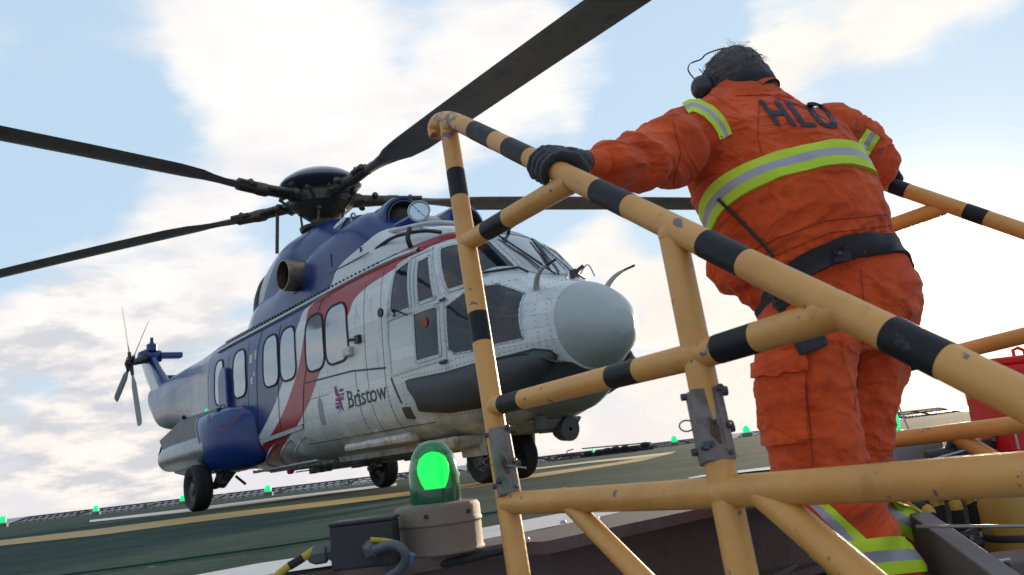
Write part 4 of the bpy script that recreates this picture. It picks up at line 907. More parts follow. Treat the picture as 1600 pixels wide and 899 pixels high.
# ------------------------------------------------------------------ crewman
PB=at(1395,960,2.15); PB.z=-.62
PER=empty('person',PB); tag(PER,'person in orange coverall with reflective stripes and ear defenders, seen from behind, holding the rail','person')
def px2m(p,Z): return p*Z/FPX
class Blob:
    def __init__(s): s.mb=MB()
    def chain(s,pts,n=18):
        P_=[at(a,b,Z) for a,b,Z,r in pts]; r_=[px2m(r,Z) for a,b,Z,r in pts]
        for p,r in zip(P_,r_): s.mb.ball(p,r,9)
        for i in range(len(P_)-1): s.mb.tube([P_[i],P_[i+1]],[r_[i],r_[i+1]],n)
        return s
    def wchain(s,pts):
        for p,r in pts: s.mb.ball(p,r,8)
        for i in range(len(pts)-1): s.mb.tube([pts[i][0],pts[i+1][0]],[pts[i][1],pts[i+1][1]],14)
        return s
    def finish(s,name,m,parent,vox,smooth=6,disp=None):
        me=bpy.data.meshes.new(name); me.from_pydata(s.mb.v,[],s.mb.f)
        o=bpy.data.objects.new('tmp',me); COL.objects.link(o)
        md=o.modifiers.new('r','REMESH'); md.mode='VOXEL'; md.voxel_size=vox
        sm=o.modifiers.new('s','SMOOTH'); sm.factor=.6; sm.iterations=smooth
        bpy.context.view_layer.update(); dg=bpy.context.evaluated_depsgraph_get()
        m2=bpy.data.meshes.new_from_object(o.evaluated_get(dg)); bpy.data.objects.remove(o)
        if disp:
            co_=[v.co.copy() for v in m2.vertices]; nn=[v.normal.copy() for v in m2.vertices]
            for v,c,n_ in zip(m2.vertices,co_,nn): v.co=c+n_*disp(c,n_)
        m2.materials.clear(); m2.materials.append(m); m2.shade_smooth()
        ob=bpy.data.objects.new(name,m2); m2.name=name; COL.objects.link(ob)
        bvh=BVHTree.FromPolygons([v.co.copy() for v in m2.vertices],[tuple(p.vertices) for p in m2.polygons])
        ob.parent=parent; rebase(parent,ob); return ob,bvh
# torso cross sections: centre px, half width px, tilt vector, depth half thickness, distance
TS=[(1308,545,112,.13,2.27,-6),(1316,500,118,.165,2.28,-10),(1312,462,116,.17,2.28,-16),(1293,428,110,.155,2.28,-21),(1266,385,119,.175,2.29,-20),(1240,335,132,.19,2.30,-16),(1213,285,132,.19,2.32,-12),(1203,240,126,.18,2.34,-7),(1197,205,118,.155,2.36,0),(1191,175,96,.12,2.38,8),(1180,150,62,.09,2.40,14),(1166,128,36,.062,2.42,14)]
def torso(mb,k=1.):
    rings=[]
    for a,b,hw,dp,Z,t in TS:
        c=at(a,b,Z); tv=IX*math.cos(R(t))-IU*math.sin(R(t))*1.0; tv=IX*math.cos(R(t))+IU*(-math.sin(R(t)))*1.
        # image y grows downwards: a negative tilt lifts the right side
        fd=(fwd-tv*fwd.dot(tv)).normalized(); rings.append([c+tv*math.copysign(abs(math.cos(u))**.85,math.cos(u))*px2m(hw,Z)*k+fd*math.copysign(abs(math.sin(u))**.9,math.sin(u))*dp*k for u in[2*math.pi*j/40 for j in range(40)]])
    mb.loft(rings)
HEADC=at(1146,133,2.44)
F_P=(fwd*.90-IX*.25-IU*.42).normalized()    # where the face points (away, down)
HX=F_P.cross(IU).normalized(); HU=HX.cross(F_P).normalized()
HM=Matrix((HX,F_P,HU)).transposed()
ARM_L=[(1122,206,2.33,52),(1075,226,2.26,56),(1022,246,2.16,50),(968,257,2.05,38),(928,255,1.98,22)]
ARM_R=[(1300,206,2.42,44),(1338,230,2.50,44),(1362,258,2.56,40),(1362,282,2.64,22)]
LEG_L=[(1262,520,2.20,76),(1258,615,2.18,74),(1278,720,2.14,72),(1322,822,2.12,68),(1386,915,2.10,60)]
LEG_R=[(1352,515,2.36,76),(1330,620,2.35,68),(1318,700,2.34,66),(1352,772,2.33,54),(1406,852,2.31,44)]
bd=Blob(); torso(bd.mb,.78)
for L,f in((ARM_L,.62),(ARM_R,.62),(LEG_L,.68),(LEG_R,.68)): bd.chain([(a,b,Z,r*f) for a,b,Z,r in L])
bd.chain([(1180,158,2.41,34),(1160,130,2.43,30)])
bd.mb.ball(HEADC,.1,14,sc=(.82,.98,.95),mtx=HM)
bd.mb.ball(HEADC+HM@Vector((0,.075,-.045)),.052,10,mtx=HM); bd.mb.ball(HEADC+HM@Vector((0,.105,-.01)),.016,8,sc=(.8,1,1.6)); bd.mb.ball(HEADC+HM@Vector((0,.10,-.05)),.014,8,sc=(1.6,.7,.6))
for sx in(-1,1): bd.mb.ball(HEADC+HM@Vector((sx*.084,0,-.01)),.028,8,sc=(.4,.7,1.1),mtx=HM); bd.mb.ball(HEADC+HM@Vector((sx*.03,.085,.02)),.015,8)
bd.finish('body',M_skin,PER,.010,3)
def folds(c,n):
    p=c*1.0
    a=noise.noise(Vector((p.x*9,p.y*9,p.z*16)))           # broad folds
    b=1-abs(noise.noise(Vector((p.x*13+5,p.y*13,p.z*22)))*2.2)
    d=1-abs(noise.noise(Vector((p.x*26+9,p.y*26+3,p.z*30)))*2.2)
    return .006*a+.0055*max(0,b)**3+.0015*max(0,d)**2
def armfold(c,A,B,amp,fr):
    ax=(B-A); L=ax.length; t=(c-A).dot(ax)/L/L
    if t<-.15 or t>1.2: return 0
    rad=(c-A-ax*t).length
    if rad>.16: return 0
    s=math.sin(t*fr+3.5*noise.noise(c*9)+noise.noise(c*4)*4); return amp*(s*abs(s)**.3)*min(1,(t+.15)*4)*min(1,(1.2-t)*5)
sA,sB=at(1120,205,2.33),at(930,255,1.98); rA,rB=at(1308,212,2.4),at(1372,268,2.5)
def suitdisp(c,n):
    d=folds(c,n)+armfold(c,sA,sB,.0075,30)+armfold(c,rA,rB,.005,22)
    for L,amp in((LEG_L,.006),(LEG_R,.006)):
        d+=armfold(c,at(*L[2][:3]),at(*L[4][:3]),amp,22)
    # gathered waist: fine vertical pleats above the belt
    cc=c-Vector((0,0,H)); Z=cc.dot(fwd); px=800+FPX*cc.dot(IX)/Z; py=449.5-FPX*cc.dot(IU)/Z
    h=((px-1298)*-.40+(py-432)*-.917)
    if -6<h<75 and 1120<px<1420 and py>300:
        u=(px-1298)*.917-(py-432)*.40; g=math.exp(-((h-34)/26)**2); d+=.0035*g*math.sin(u*.42+2*noise.noise(c*20))-.005*math.exp(-((h-28)/8)**2)+.004*math.exp(-((h-52)/14)**2)
    if abs(h)<16 and py>300: d-=.010*(1-abs(h)/16)
    return d
su=Blob(); torso(su.mb); 
for L in(ARM_L,ARM_R,LEG_L,LEG_R): su.chain(L)
su.chain([(1140,185,2.34,30),(1268,205,2.38,30)])
su.chain([(1128,420,2.36,26),(1165,430,2.34,40),(1190,470,2.32,24)])
suit,BV=su.finish('coverall',M_suit,PER,.0085,5,suitdisp)
tsu=Blob(); torso(tsu.mb); tsu.chain([(1128,420,2.36,26),(1165,430,2.34,40),(1190,470,2.32,24)]); to_,BVT=tsu.finish('tmp_torso',M_suit,PER,.0085,5,suitdisp); bpy.data.objects.remove(to_)
CAMP=Vector((0,0,H))
def hitp(a,b):
    d=dirpx(a,b).normalized(); r=BV.ray_cast(CAMP,d); return (r[0],r[1]) if r[0] is not None else (at(a,b,2.25),-d)
def drape(poly,off,th,step=7):
    v,f,be=grid_poly(poly,step); n=len(v); q=MB(); o_=[];i_=[]
    for a,b in v:
        p,nn=hitp(a,b); dv=(CAMP-p).normalized(); nn=(nn+dv*.6).normalized(); o_.append(p+nn*off); i_.append(p+nn*(off-th))
    q.add(o_+i_,f+[(a,b,b+n,a+n) for a,b in be]); return q
def ring3(pts,cen,strips,name_group,off=.0045,n=96,bvh=None):
    bvh=bvh or BV
    P_=[hitp(*p)[0] for p in pts]; nrm=(P_[1]-P_[0]).cross(P_[2]-P_[0]).normalized()
    if nrm.dot(IU)<0: nrm=-nrm
    c=at(*cen); c=c-nrm*(c-P_[0]).dot(nrm); u=(IX-nrm*IX.dot(nrm)).normalized(); v=nrm.cross(u)
    res=[]
    for w0,w1,m,nm in strips:
        q=MB(); rings=[]; last=None
        for k in range(n):
            t=2*math.pi*k/n; d=u*math.cos(t)+v*math.sin(t); row=[]
            rr=[]
            for w_ in(w0,(w0+w1)/2,w1):
                h=bvh.ray_cast(c+nrm*w_,d,.6); rr.append((h[0]-(c+nrm*w_)).length if h[0] is not None else None)
            ok=[r for r in rr if r]; r_=[r if r else (sum(ok)/len(ok) if ok else (last or .15)) for r in rr]; last=sum(r_)/3
            rings.append((d,r_))
        # light smoothing round the ring keeps the tape a band
        sm=[[ (rings[(k-1)%n][1][j]+2*rings[k][1][j]+rings[(k+1)%n][1][j])/4 for j in range(3)] for k in range(n)]
        mx_=[[max(rings[(k+e_)%n][1][j] for e_ in(-1,0,1)) for j in range(3)] for k in range(n)]; pk=[[max((mx_[(k-1)%n][j]+mx_[k][j]+mx_[(k+1)%n][j])/3,sm[k][j]) for j in range(3)] for k in range(n)]
        vs=[]
        for k in range(n):
            d=rings[k][0]
            for j,w_ in enumerate((w0,(w0+w1)/2,w1)): vs.append(c+nrm*w_+d*(pk[k][j]+off))
            vs.append(c+nrm*w1+d*(sm[k][2]+off-.006)); vs.append(c+nrm*w0+d*(sm[k][0]+off-.006))
        q.add(vs,[(k*5+j,((k+1)%n)*5+j,((k+1)%n)*5+(j+1)%5,k*5+(j+1)%5) for k in range(n) for j in range(5)])
        res.append(rebase(PER,q.build(nm,m,suit.parent,ang=50)))
    return res,(c,nrm)
def tape(pts,cen,w_,nm='reflective_tape',bvh=None):
    a=w_/2; b=w_*.155
    r,_=ring3(pts,cen,[(-a,-b,M_lime,nm),(-b,b,M_silver,nm),(b,a,M_lime,nm)],nm,bvh=bvh)
    for o in r: 
        o.parent=suit; o.matrix_parent_inverse.identity()
tape([(1124,308),(1212,260),(1318,240)],(1212,270,2.32),.070,bvh=BVT)
def sleeve_tape(path,w_,off=.0045):
    path=densify(path,5,False); n=len(path)
    for lo,hi,m in((-.5,-.16,M_lime),(-.16,.16,M_silver),(.16,.5,M_lime)):
        A=[];B=[]
        for i,(x_,y_) in enumerate(path):
            a_=path[max(i-1,0)]; b_=path[min(i+1,n-1)]; dx,dy=b_[0]-a_[0],b_[1]-a_[1]; L=math.hypot(dx,dy)
            for k,lst in((lo,A),(hi,B)):
                p_,nn=hitp(x_-dy/L*w_*k,y_+dx/L*w_*k); lst.append((p_,(nn+(CAMP-p_).normalized()*.5).normalized()))
        vs=[]
        for (p_,n_),(r_,m_) in zip(A,B): vs+=[p_-n_*.004,p_+n_*off,r_+m_*off,r_-m_*.004]
        o_=MB().add(vs,[(i*4+k,(i+1)*4+k,(i+1)*4+k+1,i*4+k+1) for i in range(n-1) for k in range(3)]).build('reflective_tape',m,suit); rebase(PER,o_)
sleeve_tape([(1071,170),(1080,165),(1090,166),(1107,175),(1121,189),(1130,203),(1134,214)],21)
sleeve_tape([(1364,208),(1358,217),(1352,227),(1347,238)],24)
tape([(1362,872),(1405,868),(1446,872)],(1388,880,2.11),.085)
tape([(1404,818),(1425,818),(1442,828)],(1400,826,2.315),.075)
# side stripe on the near trouser leg
for off_,m in((0,M_silver),(15,M_lime)):
    q=drape([(1262+off_,786),(1278+off_,786),(1338+off_,842),(1362+off_,868),(1346+off_,868),(1318+off_,842)],.004,.008); o=q.build('leg_stripe',m,suit); rebase(PER,o)
# belt and gear
bl,_=ring3([(1225,442),(1310,397),(1400,388)],(1296,430,2.28),[(-.020,.020,M_leather,'belt')],'belt',.009,bvh=BVT)
q=drape([(1300,388),(1322,382),(1326,404),(1304,410)],.014,.012); rebase(PER,q.build('belt_loop',M_leather,bl[0],ang=30)); bl[0].parent=PER
p,nn=hitp(1312,396); q=MB().lathe([(.001,.022),(.006,.02),(.007,.012)],p,(CAMP-p).normalized(),12); rebase(PER,q.build('belt_stud',M_dgrey,bl[0]))
# letters on the back
bm=bmesh.new()
def lp(poly):
    v_,f_,_=grid_poly(poly,.05); vv=[bm.verts.new((a,b,0)) for a,b in v_]
    for f in f_: bm.faces.new([vv[i] for i in f])
sw=.078
lp([(0,0),(sw,0),(sw,1),(0,1)]); lp([(.235,0),(.235+sw,0),(.235+sw,1),(.235,1)]); lp([(sw,.42),(.235,.42),(.235,.60),(sw,.60)])
lp([(.40,0),(.62,0),(.62,.17),(.40+sw,.17),(.40+sw,1),(.40,1)])
oc_=[(.83+.16*math.copysign(abs(math.cos(k*math.pi/16))**.8,math.cos(k*math.pi/16)),.5+.52*math.copysign(abs(math.sin(k*math.pi/16))**.85,math.sin(k*math.pi/16))) for k in range(33)]
ic_=[(.83+(x_-.83)*.52,.5+(y_-.5)*.68) for x_,y_ in oc_]
for k in range(32): lp([oc_[k],oc_[k+1],ic_[k+1],ic_[k]])
for v in bm.verts:
    u,y_=v.co.x,v.co.y; a,b=1213+103*u-29*y_,197+4*u-40*y_; p,nn=hitp(a,b); v.co=p+(nn+(CAMP-p).normalized()*.5).normalized()*.004
me=bpy.data.meshes.new('back_lettering'); bm.to_mesh(me); bm.free(); me.materials.append(M_navyprint); o=bpy.data.objects.new('back_lettering',me); COL.objects.link(o); o.parent=suit; rebase(PER,o)
# cargo pocket, flap, seams
q=drape([(1186,572),(1256,566),(1262,690),(1190,697)],.014,.02,6); rebase(PER,q.build('pocket',M_suit,suit,ang=50))
q=drape([(1183,552),(1258,544),(1262,578),(1182,592)],.022,.014,6); rebase(PER,q.build('pocket_flap',M_suit,suit,ang=50))
def seam(pts,nm='seam',r=.0016):
    pp=densify(pts,8,False); q=MB().tube([hitp(a,b)[0]+(CAMP-hitp(a,b)[0]).normalized()*.001 for a,b in pp],r,5); rebase(PER,q.build(nm,mat('seam_thread',(.30,.04,.012),.9),suit))
seam([(1345,420),(1352,500),(1345,560),(1335,640)]); seam([(1260,600),(1268,680),(1270,760)]); seam([(1150,150),(1200,148),(1262,170),(1312,200)]); seam([(1186,160),(1184,215),(1196,262)]); seam([(1160,400),(1215,372),(1290,345),(1385,335)]); seam([(1168,420),(1222,395),(1296,364),(1392,352)]); seam([(1050,185),(1064,240),(1052,290)])
# collar
cc=at(1168,150,2.405); q=MB(); ax=(HEADC-at(1190,170,2.39)).normalized(); u=ax.orthogonal().normalized(); v_=ax.cross(u); rings=[]
for h,r in((-.040,.086),(-.02,.082),(-.004,.078),(.002,.074),(-.002,.069),(-.03,.070)): rings.append([cc+ax*h+(u*math.cos(t)+v_*math.sin(t))*r for t in[2*math.pi*k/40 for k in range(40)]])
rebase(PER,q.loft(rings,cap=False).build('collar',M_suit,suit,ang=60))
# black neck guard and hair
nb=Blob(); 
for t in range(-60,61,15): 
    pass
nb.mb.ball(HEADC+HM@Vector((.018,-.026,-.038)),.1,12,sc=(.90,.90,.62),mtx=HM); nb.mb.ball(HEADC+HM@Vector((.056,-.018,-.010)),.06,10,sc=(.75,.95,1.0),mtx=HM)
nb.finish('neck_guard',M_glove,PER,.006,3,lambda c,n:.003*noise.noise(c*40))
hb=Blob(); hb.mb.ball(HEADC+HM@Vector((-.002,-.012,.012)),.1,14,sc=(.88,1.0,.90),mtx=HM)
hair,HB=hb.finish('hair',M_hair,PER,.005,2,lambda c,n:.004*noise.noise(Vector((c.x*30,c.y*30,c.z*120)))+.003*noise.noise(c*90)-(.03 if (c-HEADC).dot(F_P)>.07 else 0))
q=MB(); rnd=random.Random(3)
for k in range(900):
    th=rnd.uniform(0,2*math.pi); ph=rnd.uniform(0,1.6); d=HM@Vector((math.sin(ph)*math.cos(th),math.sin(ph)*math.sin(th)*1.0,math.cos(ph)))
    if d.dot(F_P)>.75: continue
    r=HB.ray_cast(HEADC+d*.3,-d)
    if r[0] is None: continue
    p=r[0]; down=(-HU*1.0-F_P*.25+HX*rnd.uniform(-.35,.35)); tg=(down-r[1]*down.dot(r[1])).normalized(); L=rnd.uniform(.018,.04)
    q.tube([p-r[1]*.001,p+tg*L*.5+r[1]*.001,p+tg*L-r[1]*rnd.uniform(.0,.003)],[.0009,.0007,.0002],3,cap=False)
for k in range(26):
    p=HEADC+HM@Vector((rnd.uniform(-.01,.05),rnd.uniform(-.05,.03),.118)); q.tube([p,p+HX*rnd.uniform(-.03,.04)+HU*rnd.uniform(.006,.016),p+HX*rnd.uniform(-.04,.05)+HU*rnd.uniform(.0,.02)],[.0006,.0005,.0002],3,cap=False)
o=q.build('strands',mat('hair_strand',(.10,.085,.075),.5,0,.6,200.),hair); rebase(PER,o); o['kind']='stuff'
# ear defenders
for nm,cx,cy,Z in(('ear_cup',1098,137,2.40),('ear_cup',1190,116,2.46)):
    c=at(cx,cy,Z); ax=((c-HEADC)*.6-fwd*.02).normalized(); q=MB().lathe([(.001,.026),(.022,.024),(.033,.014),(.036,0),(.034,-.012),(.040,-.014),(.040,-.024),(.028,-.030),(.001,-.03)],c,ax,28); e=rebase(PER,q.build(nm,mat('ear_cup_plastic',(.02,.022,.03),.4,0,.1),PER,ang=40))
q=MB(); q.tube(smoothpath([at(1090,128,2.40),at(1080,118,2.42),at(1075,108,2.44),at(1080,99,2.46),at(1095,93,2.46),at(1105,84,2.45),at(1130,76,2.45),at(1152,75,2.46),at(1172,80,2.47),at(1188,91,2.48),at(1190,102,2.47),at(1182,108,2.46)],5),.0022,6)
q.tube(smoothpath([at(1178,92,2.47),at(1186,90,2.48),at(1190,98,2.48),at(1187,104,2.47)],4),.002,6); q.tube(smoothpath([at(1092,108,2.40),at(1098,115,2.38),at(1102,130,2.38)],5),.0016,6)
rebase(PER,q.build('headband',M_black,PER))
# radio with antenna, pouch
q=MB(); a0,a1=hitp(1118,312)[0]-fwd*.02,hitp(1206,402)[0]-fwd*.02; pts=[a0.lerp(a1,k/26)+IU*.004*math.sin(k/26*math.pi) for k in range(27)]; q.tube(pts,[.0042+.0007*(k%2) for k in range(27)],8)
rad=rebase(PER,q.build('antenna',M_black,PER))
c=hitp(1222,470)[0]-fwd*.02; mx=frame_from((IX*.35-IU*.85),fwd); q=MB().box(c,(.055,.04,.10),mx); 
for k in range(6): q.box(c+mx@Vector((0,0,-.04+.016*k)),(.058,.046,.006),mx)
rr=rebase(PER,q.build('radio',M_black,PER,smooth=False,bevel=.002)); q=MB().box(c+mx@Vector((0,0,-.05)),(.03,.044,.02),mx); rebase(PER,q.build('radio_clip',M_white,rr,smooth=False,bevel=.003))
c=hitp(1262,532)[0]-fwd*.015; mx=frame_from((IX*.9+IU*.35),fwd); q=MB().box(c,(.05,.03,.075),mx); rebase(PER,q.build('pouch',M_leather,PER,smooth=False,bevel=.006))
# gloves: left closed round the near top rail
def glove(Apt,tdir,wr,name,flip=1,spread=.0205,Rr=PR):
    t=tdir.normalized(); e2=-(fwd-t*fwd.dot(t)).normalized(); e1=t.cross(e2); 
    if e1.dot(IU)<0: e1=-e1
    def C(s,th,r): return Apt+t*s+(e1*math.cos(R(th))+e2*math.sin(R(th)))*r
    g=Blob(); palm=C(.016,-8,Rr+.021)
    # palm slab
    for s in(-.022,-.002,.018,.036): g.wchain([(C(s,35,Rr+.013),.0135),(C(s+.01,-5,Rr+.020),.0165),(C(s+.022,-38,Rr+.024),.0165)])
    g.wchain([(C(.02,-5,Rr+.022),.021),((C(.05,-15,Rr+.03)+wr)/2,.024),(wr,.0225)])
    fl=[.9,1.06,1.0,.82]
    for i in range(4):
        s=-.031+i*spread; e=[20,62,100,128+12*fl[i],150+28*fl[i]]; rr=[.0118,.0110,.0104,.0098,.0088]
        g.wchain([(C(s-.001*k,th,Rr+r*.92),r) for k,(th,r) in enumerate(zip(e,rr))])
    g.wchain([(C(.01,-10,Rr+.018),.0135),(C(-.025,-2,Rr+.016),.0125),(C(-.052,6,Rr+.011),.0115),(C(-.072,12,Rr+.008),.0098)])
    return g.finish(name,M_glove,PER,.0034,2,lambda c,n:.0012*noise.noise(c*60))
tdir=RP(1000,332)-RP(800,234.5)
glove(RP(861,264.5),tdir,at(912,253,1.945),'glove')
glove(F1(1366,281),F1(1500,327)-F1(1380,286),at(1360,282,2.64),'glove',Rr=.024)
# cuffs
a,b=at(940,256,1.985),at(915,254,1.95); q=MB().tube([a,a.lerp(b,.5),b,b.lerp(a,.05)],[.034,.031,.029,.024],20); rebase(PER,q.build('cuff',M_suit,suit))
# boots
for (a,b,Z) in((1415,958,2.10),(1405,905,2.31)):
    c=at(a,b,Z); bt=Blob(); bt.wchain([(c+Vector((0,0,.06)),.06),(c,.055),(c+Vector((0,.12,-.035)),.05),(c+Vector((-.01,.19,-.045)),.042)]); bt.finish('boot',M_leather,PER,.008,2)
# step he stands on
q=MB(); st_=[]
for k,(z,y) in enumerate(((-.30,3.1),(-.52,2.75),(-.72,2.3),(-.92,1.9))): q.box((1.05,y,z-.02),(1.5,.42,.04))
tag(q.build('stair',M_dark,smooth=False,bevel=.004),'dark steel stair treads under the crewman','stairs')
# ------------------------------------------------------------------ near lamp, junction box, cables
g0=ground(689,862,.012); NL=empty('perimeter_lamp',g0); tag(NL,'large green glass dome lamp on a tan round base, lit, on the near deck edge','deck light')
MB().lathe([(.001,0),(.108,0),(.109,.004),(.106,.010),(.106,.066),(.109,.070),(.109,.074),(.1065,.078),(.1065,.104),(.100,.114),(.072,.118),(.001,.118)],n=64).build('lamp_base',M_tan,NL,ang=35)
M_gd=bpy.data.materials.new('green_dome_glass'); M_gd.use_nodes=True; b_=M_gd.node_tree.nodes['Principled BSDF']; b_.inputs['Base Color'].default_value=(.006,.10,.055,1); b_.inputs['Alpha'].default_value=.80; b_.inputs['Roughness'].default_value=.12; b_.inputs['Coat Weight'].default_value=.3
MB().lathe([(.063,.118),(.064,.13),(.0625,.18),(.060,.205),(.052,.235),(.038,.256),(.020,.267),(.001,.270)],n=64).build('dome',M_gd,NL,ang=60)
MB().lathe([(.018,.150),(.026,.152),(.034,.168),(.040,.190),(.040,.206),(.033,.226),(.018,.238),(.001,.242)],n=40).build('bulb',mat('lit_bulb',(0,.5,.1),.4,emit=(.0,1.,.10),estr=4.2),NL,ang=60)
MB().lathe([(.001,.119),(.050,.119),(.050,.150),(.001,.152)],n=32).build('lamp_holder',mat('holder_green',(.003,.04,.025),.5),NL)
q=MB()
for a_ in(200,262,320): q.lathe([(.001,.006),(.005,.005),(.006,-.002)],Vector((math.cos(R(a_))*.106,math.sin(R(a_))*.106,.092)),(math.cos(R(a_)),math.sin(R(a_)),0),10)
q.build('screw',M_dark,NL)
cj=at(572,850,1.93); JB=empty('junction_box',cj-Vector((0,0,.055))); tag(JB,'dark grey junction box with two cable glands beside the big green lamp','junction box')
q=MB().box((0,0,.055),(.145,.10,.098)); q.box((0,0,.108),(.150,.105,.010)); q.build('case',M_box,JB,smooth=False,bevel=.006)
def gland(p,d,nm='cable_gland'):
    q=MB(); q.lathe([(.001,-.005),(.018,-.005),(.018,.012),(.014,.012),(.014,.018),(.021,.020),(.021,.034),(.0205,.046),(.015,.056),(.011,.060),(.001,.060)],p,d,6,cap=False); q.lathe([(.0155,.016),(.0185,.020),(.0185,.040),(.013,.058)],p,d,24); return q.build(nm,M_conduit,JB,ang=25)
gland((-.072,-.01,.045),(-1,-.1,-.06)); gland((.018,-.052,.050),(.35,-1,-.05))
def toJ(a,b,Z): return at(a,b,Z)-JB.location
cb=empty('cable',at(440,892,1.88)); tag(cb,'yellow and black cable leaving the left gland of the junction box','cable')
L_=[toJ(490,861,1.92)+JB.location,at(478,869,1.90),at(462,879,1.89),at(446,889,1.88),at(428,905,1.87),at(405,930,1.85)]
sm_=smoothpath(L_,6)
MB().tube([p-cb.location for p in sm_[:9]],.0095,12).build('yellow_sheath',M_ycable,cb); MB().tube([p-cb.location for p in sm_[8:17]],.0098,12).build('black_sheath',M_rub,cb); MB().tube([p-cb.location for p in sm_[16:]],.009,12).build('lower_sheath',M_ycable,cb)
cg=[JB.location+Vector((.038,-.105,.048)),at(612,851,1.80),at(628,858,1.79),at(634,872,1.79),at(626,888,1.80),at(606,902,1.81),at(580,915,1.82)]
tag(MB().tube(smoothpath(cg,8),[.0095+.0008*(k%2) for k in range(49)],14).build('conduit',M_conduit),'grey flexible conduit looping from the front gland of the junction box','conduit')
cg=[JB.location+Vector((.03,-.10,.07)),at(606,846,1.84),at(622,852,1.84),at(630,864,1.84)]
tag(MB().tube(smoothpath(cg,6),.006,10).build('earth_wire',M_ycable),'thin yellow wire lying along the grey conduit at the junction box','wire')
tag(MB().box(at(641,873,1.83),(.018,.014,.026),Matrix.Rotation(.5,3,'Y')).build('cable_tie',mat('blue_plastic',(.06,.14,.30),.4),smooth=False,bevel=.004),'small blue plastic clip on the conduit below the big lamp','clip')
# black gasket strip and bracket under the lamp
q=MB(); q.tube([at(640,893,1.94),at(700,880,1.96),at(790,860,2.0)],.010,8); tag(q.build('rubber_strip',M_rub),'black rubber strip along the steel edge below the big lamp','strip')
# ------------------------------------------------------------------ right side equipment
lp=at(1386,676,3.5); e=empty('perimeter_lamp',lp); tag(e,'green lamp half hidden behind the thighs of the person in orange','deck light')
MB().lathe([(.001,-.06),(.09,-.06),(.09,0),(.06,.005),(.001,.005)],n=24).build('lamp_base',M_galv,e); MB().lathe([(.055,.0),(.058,.05),(.05,.09),(.03,.108),(.001,.115)],n=24).build('lens',M_greenfar,e)
tag(MB().tube([at(1404,634,3.4),at(1421,674,3.35)],.0035,8).build('rod',M_steel),'thin bright rod standing beside the half hidden green lamp','rod')
e=empty('control_box',at(1424,716,3.2)); q=MB().box((0,0,.02),(.19,.16,.085)); q.build('case',mat('grey_case',(.20,.20,.20),.45,.4,.15,10.,dirt=((.1,.06,.04),.55,.7,9.,.6)),e,smooth=False,bevel=.008)
q=MB()
for k in range(5): q.lathe([(.001,.01),(.007,.008),(.008,-.002)],(.098,-.06+.03*k,.02),(1,0,0),8)
q.build('stud',M_steel,e); tag(e,'grey steel control box behind the far lower rail beside the person in orange','box')
e=empty('valve_set',at(1500,708,3.0)); q=MB(); q.tube([(-.12,0,0),(.14,0,.02)],.02,10); q.tube([(-.05,0,.0),(-.03,-.02,.05)],.012,8); q.lathe([(.03,-.02),(.035,0),(.03,.02),(.001,.02)],(.0,0,.01),(1,0,.1),14); q.build('valve_body',M_dark,e)
q=MB(); q.tube([(-.14,-.03,-.015),(.02,-.03,.012)],.005,8); q.tube(smoothpath([(.06,-.02,.03),(.08,-.03,.055),(.11,-.03,.06),(.12,-.02,.03)],4),.009,8); q.build('lever',M_steel,e); tag(e,'dark valve with shiny levers between the grey box and the red cabinet','valve')
rc=at(1606,706,3.0); e=empty('foam_cabinet',rc); 
q=MB().box((0,0,.155),(.235,.26,.31)); q.build('cabinet',M_red,e,smooth=False,bevel=.018)
q=MB().box((-.02,0,.325),(.19,.22,.03)); q.build('lid',M_red,e,smooth=False,bevel=.01)
q=MB(); q.tube([(.02,-.02,.34),(.02,-.02,.365),(.04,-.02,.372),(.06,-.02,.36),(.06,-.02,.34)],.006,8); q.build('handle',M_red,e)
q=MB(); q.tube([(-.105,-.133,.02),(-.105,-.133,.29)],.005,6); q.box((.06,-.134,.17),(.05,.008,.02)); q.build('hinge_strip',M_steel,e,smooth=False)
tag(e,'bright red metal cabinet behind the rails at the right edge','cabinet')
# hoses, canister, stringer, thin rail
for k,(x0,y0,x1,y1,Z) in enumerate(((1432,772,1470,835,2.55),(1450,768,1500,828,2.5),(1478,772,1526,826,2.6),(1500,766,1560,822,2.55),(1424,792,1452,842,2.45))):
    a,m_,b=at(x0,y0,Z+.06),at((x0+x1)/2+14,(y0+y1)/2-16,Z),at(x1,y1,Z-.02); c=at(x1+6,y1+40,Z-.02); pth=smoothpath([at(x0-30,y0+6,Z+.12),a,m_,b,c],8)
    e=empty('fire_hose',b); MB().tube([p-b for p in pth],.017,14).build('hose',M_rub,e)
    i0=14+2*(k%2)
    MB().tube([p-b for p in pth[i0:i0+4]],.0178,14).build('yellow_marking',M_ycable,e)
    tag(e,['black hose with a yellow mark, innermost of the bundle beside the trouser legs','black hose with a yellow mark, second from the trouser legs','black hose with a yellow mark in the middle of the bundle under the rail','black hose with a yellow mark nearest the yellow canister','short black hose lying lowest beside the trouser cuff'][k],'hose','fire hoses stowed beside the stairs')
e=empty('canister',at(1600,870,2.35)); MB().lathe([(.001,0),(.082,0),(.088,.01),(.088,.15),(.08,.175),(.04,.19),(.03,.21),(.001,.212)],n=36).build('can',mat('canister_yellow',(.36,.20,.03),.5,0,.2,6.),e,ang=35); MB().lathe([(.089,.05),(.091,.055),(.091,.065),(.089,.07)],n=36).build('hoop',M_dark,e); tag(e,'yellow plastic canister at the lower right behind the lower rail','canister')
tag(MB().tube([at(1432,823,2.1),at(1660,822,1.85)],.0042,10).build('thin_rod',M_steel),'thin horizontal steel rod at the lower right above the stair side','rod')
def beam(A,B,w_,h_,m,name,lab,cat):
    d=(B-A); L=d.length; mx=frame_from(d); q=MB().box((A+B)/2,(w_,h_,L),mx); tag(q.build(name,m,smooth=False,bevel=.004),lab,cat)
